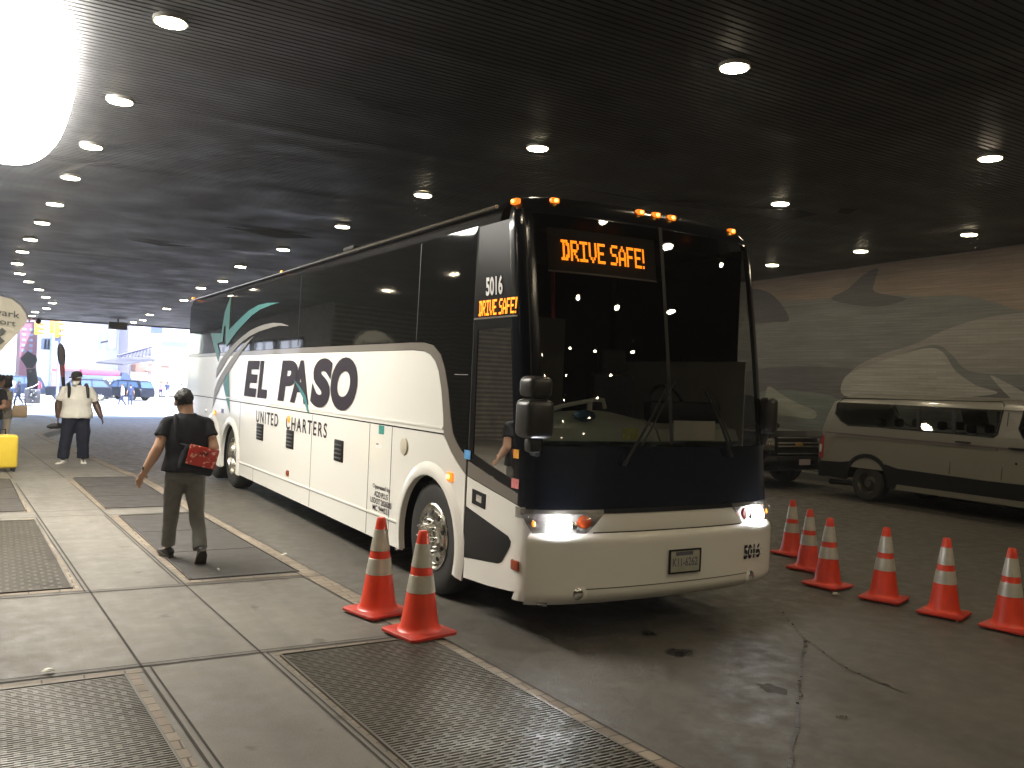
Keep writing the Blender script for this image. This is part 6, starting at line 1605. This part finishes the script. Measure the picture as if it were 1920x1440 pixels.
car('suv', 'dark blue car far left behind the waiting people', 'car', (p.x, 84, ZA), 0, 5.2, 2.0, SUV_LOW, SUV_ROOF, (mat('car_slate', (.012, .02, .045), .4, 0, .2, spec=.2), LG), (-1.6, 1.6), .40, 'cars on the far avenue', SUV_PANES)
# sightseeing bus
p = at_y(190, 735, 87)
tb = thing('tour_bus', 'red and white open-top tour bus behind the parked cars', 'bus', (p.x, 87, ZA))
q0, q1 = at_y(150, 700, 87).x - p.x, at_y(243, 700, 87).x - p.x
zt = zs_at(694, 87, 200) - ZA
MB().box(q0, q1 - .4, -1.2, 1.2, .4, zt * .55, .1).build('body', lm('tour_white', (.7, .68, .72)), tb)
MB().box(q0, q1 - 1.0, -1.22, 1.22, zt * .80, zt, .12).build('upper_deck', lm('tour_pink', (.30, .05, .10)), tb)
MB().box(q0 + .1, q1 - .5, -1.21, 1.21, zt * .55, zt * .80, .03).build('window_band', lm('tour_glass', (.08, .11, .24), .15), tb)
b = MB(); b.prism([(q1 - 1.0, zt * .52), (q1 + .1, zt * .52), (q1 + .05, zt * .7), (q1 - .35, zt * .93), (q1 - .8, zt * .93)], lambda x, z: (x, -1.24, z), lambda x, z: (x, 1.2, z)); b.build('windshield', lm('tour_dark', (.05, .07, .16), .15), tb, smooth=False)
put_text('lettering', 'CITY', (q1 - 2.4, -1.235, zt * .60), (1, 0, 0.05), (0, 0, 1), 1.2, .36, M['white_ink'], tb, bold=.03)
for x in (q0 + 1, q1 - 1.4): car_wheel(tb, x, -1.05, .48, .3, M['alu']); car_wheel(tb, x, 1.05, .48, .3, M['alu'])
# ---- people out in the sun
def far_person(px, py, hpx, label, top, legs, rz, skin, pose=None, hairm=HAIR, **kw):
    H = 1.72
    depth = hpx and (H * FPX / hpx)
    q = at_d(px, py, depth)
    z = zg(q.y) + (.0 if q.y > 50 else .0)
    q = on_ground(px, py) if False else q
    person(label, (q.x, q.y, zg(q.y)), rz, H, pose or {}, skin, top, legs, SHOE_BK, hairm, .024, .6, 1.0, 1.0, group='people crossing the sunlit avenue', **kw)
WK = dict(kneeL=(-.09, .16, .54), ankL=(-.09, .30, .12), kneeR=(.09, .0, .50), ankR=(.09, -.25, .13), toeR=(0, .8, -.5))
LBL = cloth('light_blue', (.25, .36, .55)); PINK = cloth('pink_top', (.6, .12, .25)); MAROON = cloth('maroon', (.14, .03, .06))
far_person(229, 754, 41, 'person in a white shirt and dark trousers walking across in front of the red-nosed car', WHITE_T, NAVY, PI / 2, SK_MID, WK)
far_person(244, 753, 41, 'person in dark clothes standing beside the white-shirted walker', NAVY, NAVY, 0, SK_MID)
far_person(281, 746, 32, 'person in a white shirt and blue trousers, leftmost of the group under the canopy', WHITE_T, NAVY, 0.2, SK_MID)
far_person(292, 746, 32, 'person with a light blue top in the group under the canopy', LBL, NAVY, 0, SK_LIGHT)
far_person(301, 746, 31, 'person with a pink top in the group under the canopy', PINK, NAVY, 0, SK_LIGHT)
far_person(313, 745, 32, 'person in a navy top and pale trousers at the right of the canopy group', NAVY, CREAM, 0, SK_MID)
far_person(339, 744, 34, 'person in white half hidden behind the rear corner of the coach', WHITE_T, NAVY, 0, SK_DARK)
far_person(35, 751, 44, 'person in dark clothes walking behind the waiting people on the left', NAVY, NAVY, 1.2, SK_DARK, WK)
far_person(22, 747, 38, 'person in a blue top far left beside the dark blue car', LBL, NAVY, 0, SK_MID)
far_person(71, 744, 38, 'person in a maroon jacket standing behind the litter bin', MAROON, NAVY, 0, SK_MID)
# paper cup on the bright road

# ================================================================ the air under the deck and out over the avenue
m = bpy.data.materials.new('haze_air'); m.use_nodes = True
n = m.node_tree.nodes; n.clear()
out = n.new('ShaderNodeOutputMaterial'); pv = n.new('ShaderNodeVolumePrincipled')
pv.inputs['Color'].default_value = (0.86, 0.88, 0.92, 1)
pv.inputs['Density'].default_value = 0.0018
pv.inputs['Anisotropy'].default_value = 0.78
m.node_tree.links.new(pv.outputs[0], out.inputs['Volume'])
hz_ = MB().box(-160, 160, -50, 310, -2.3, 48).build('haze', m, smooth=False)
tag(hz_, kind='stuff')
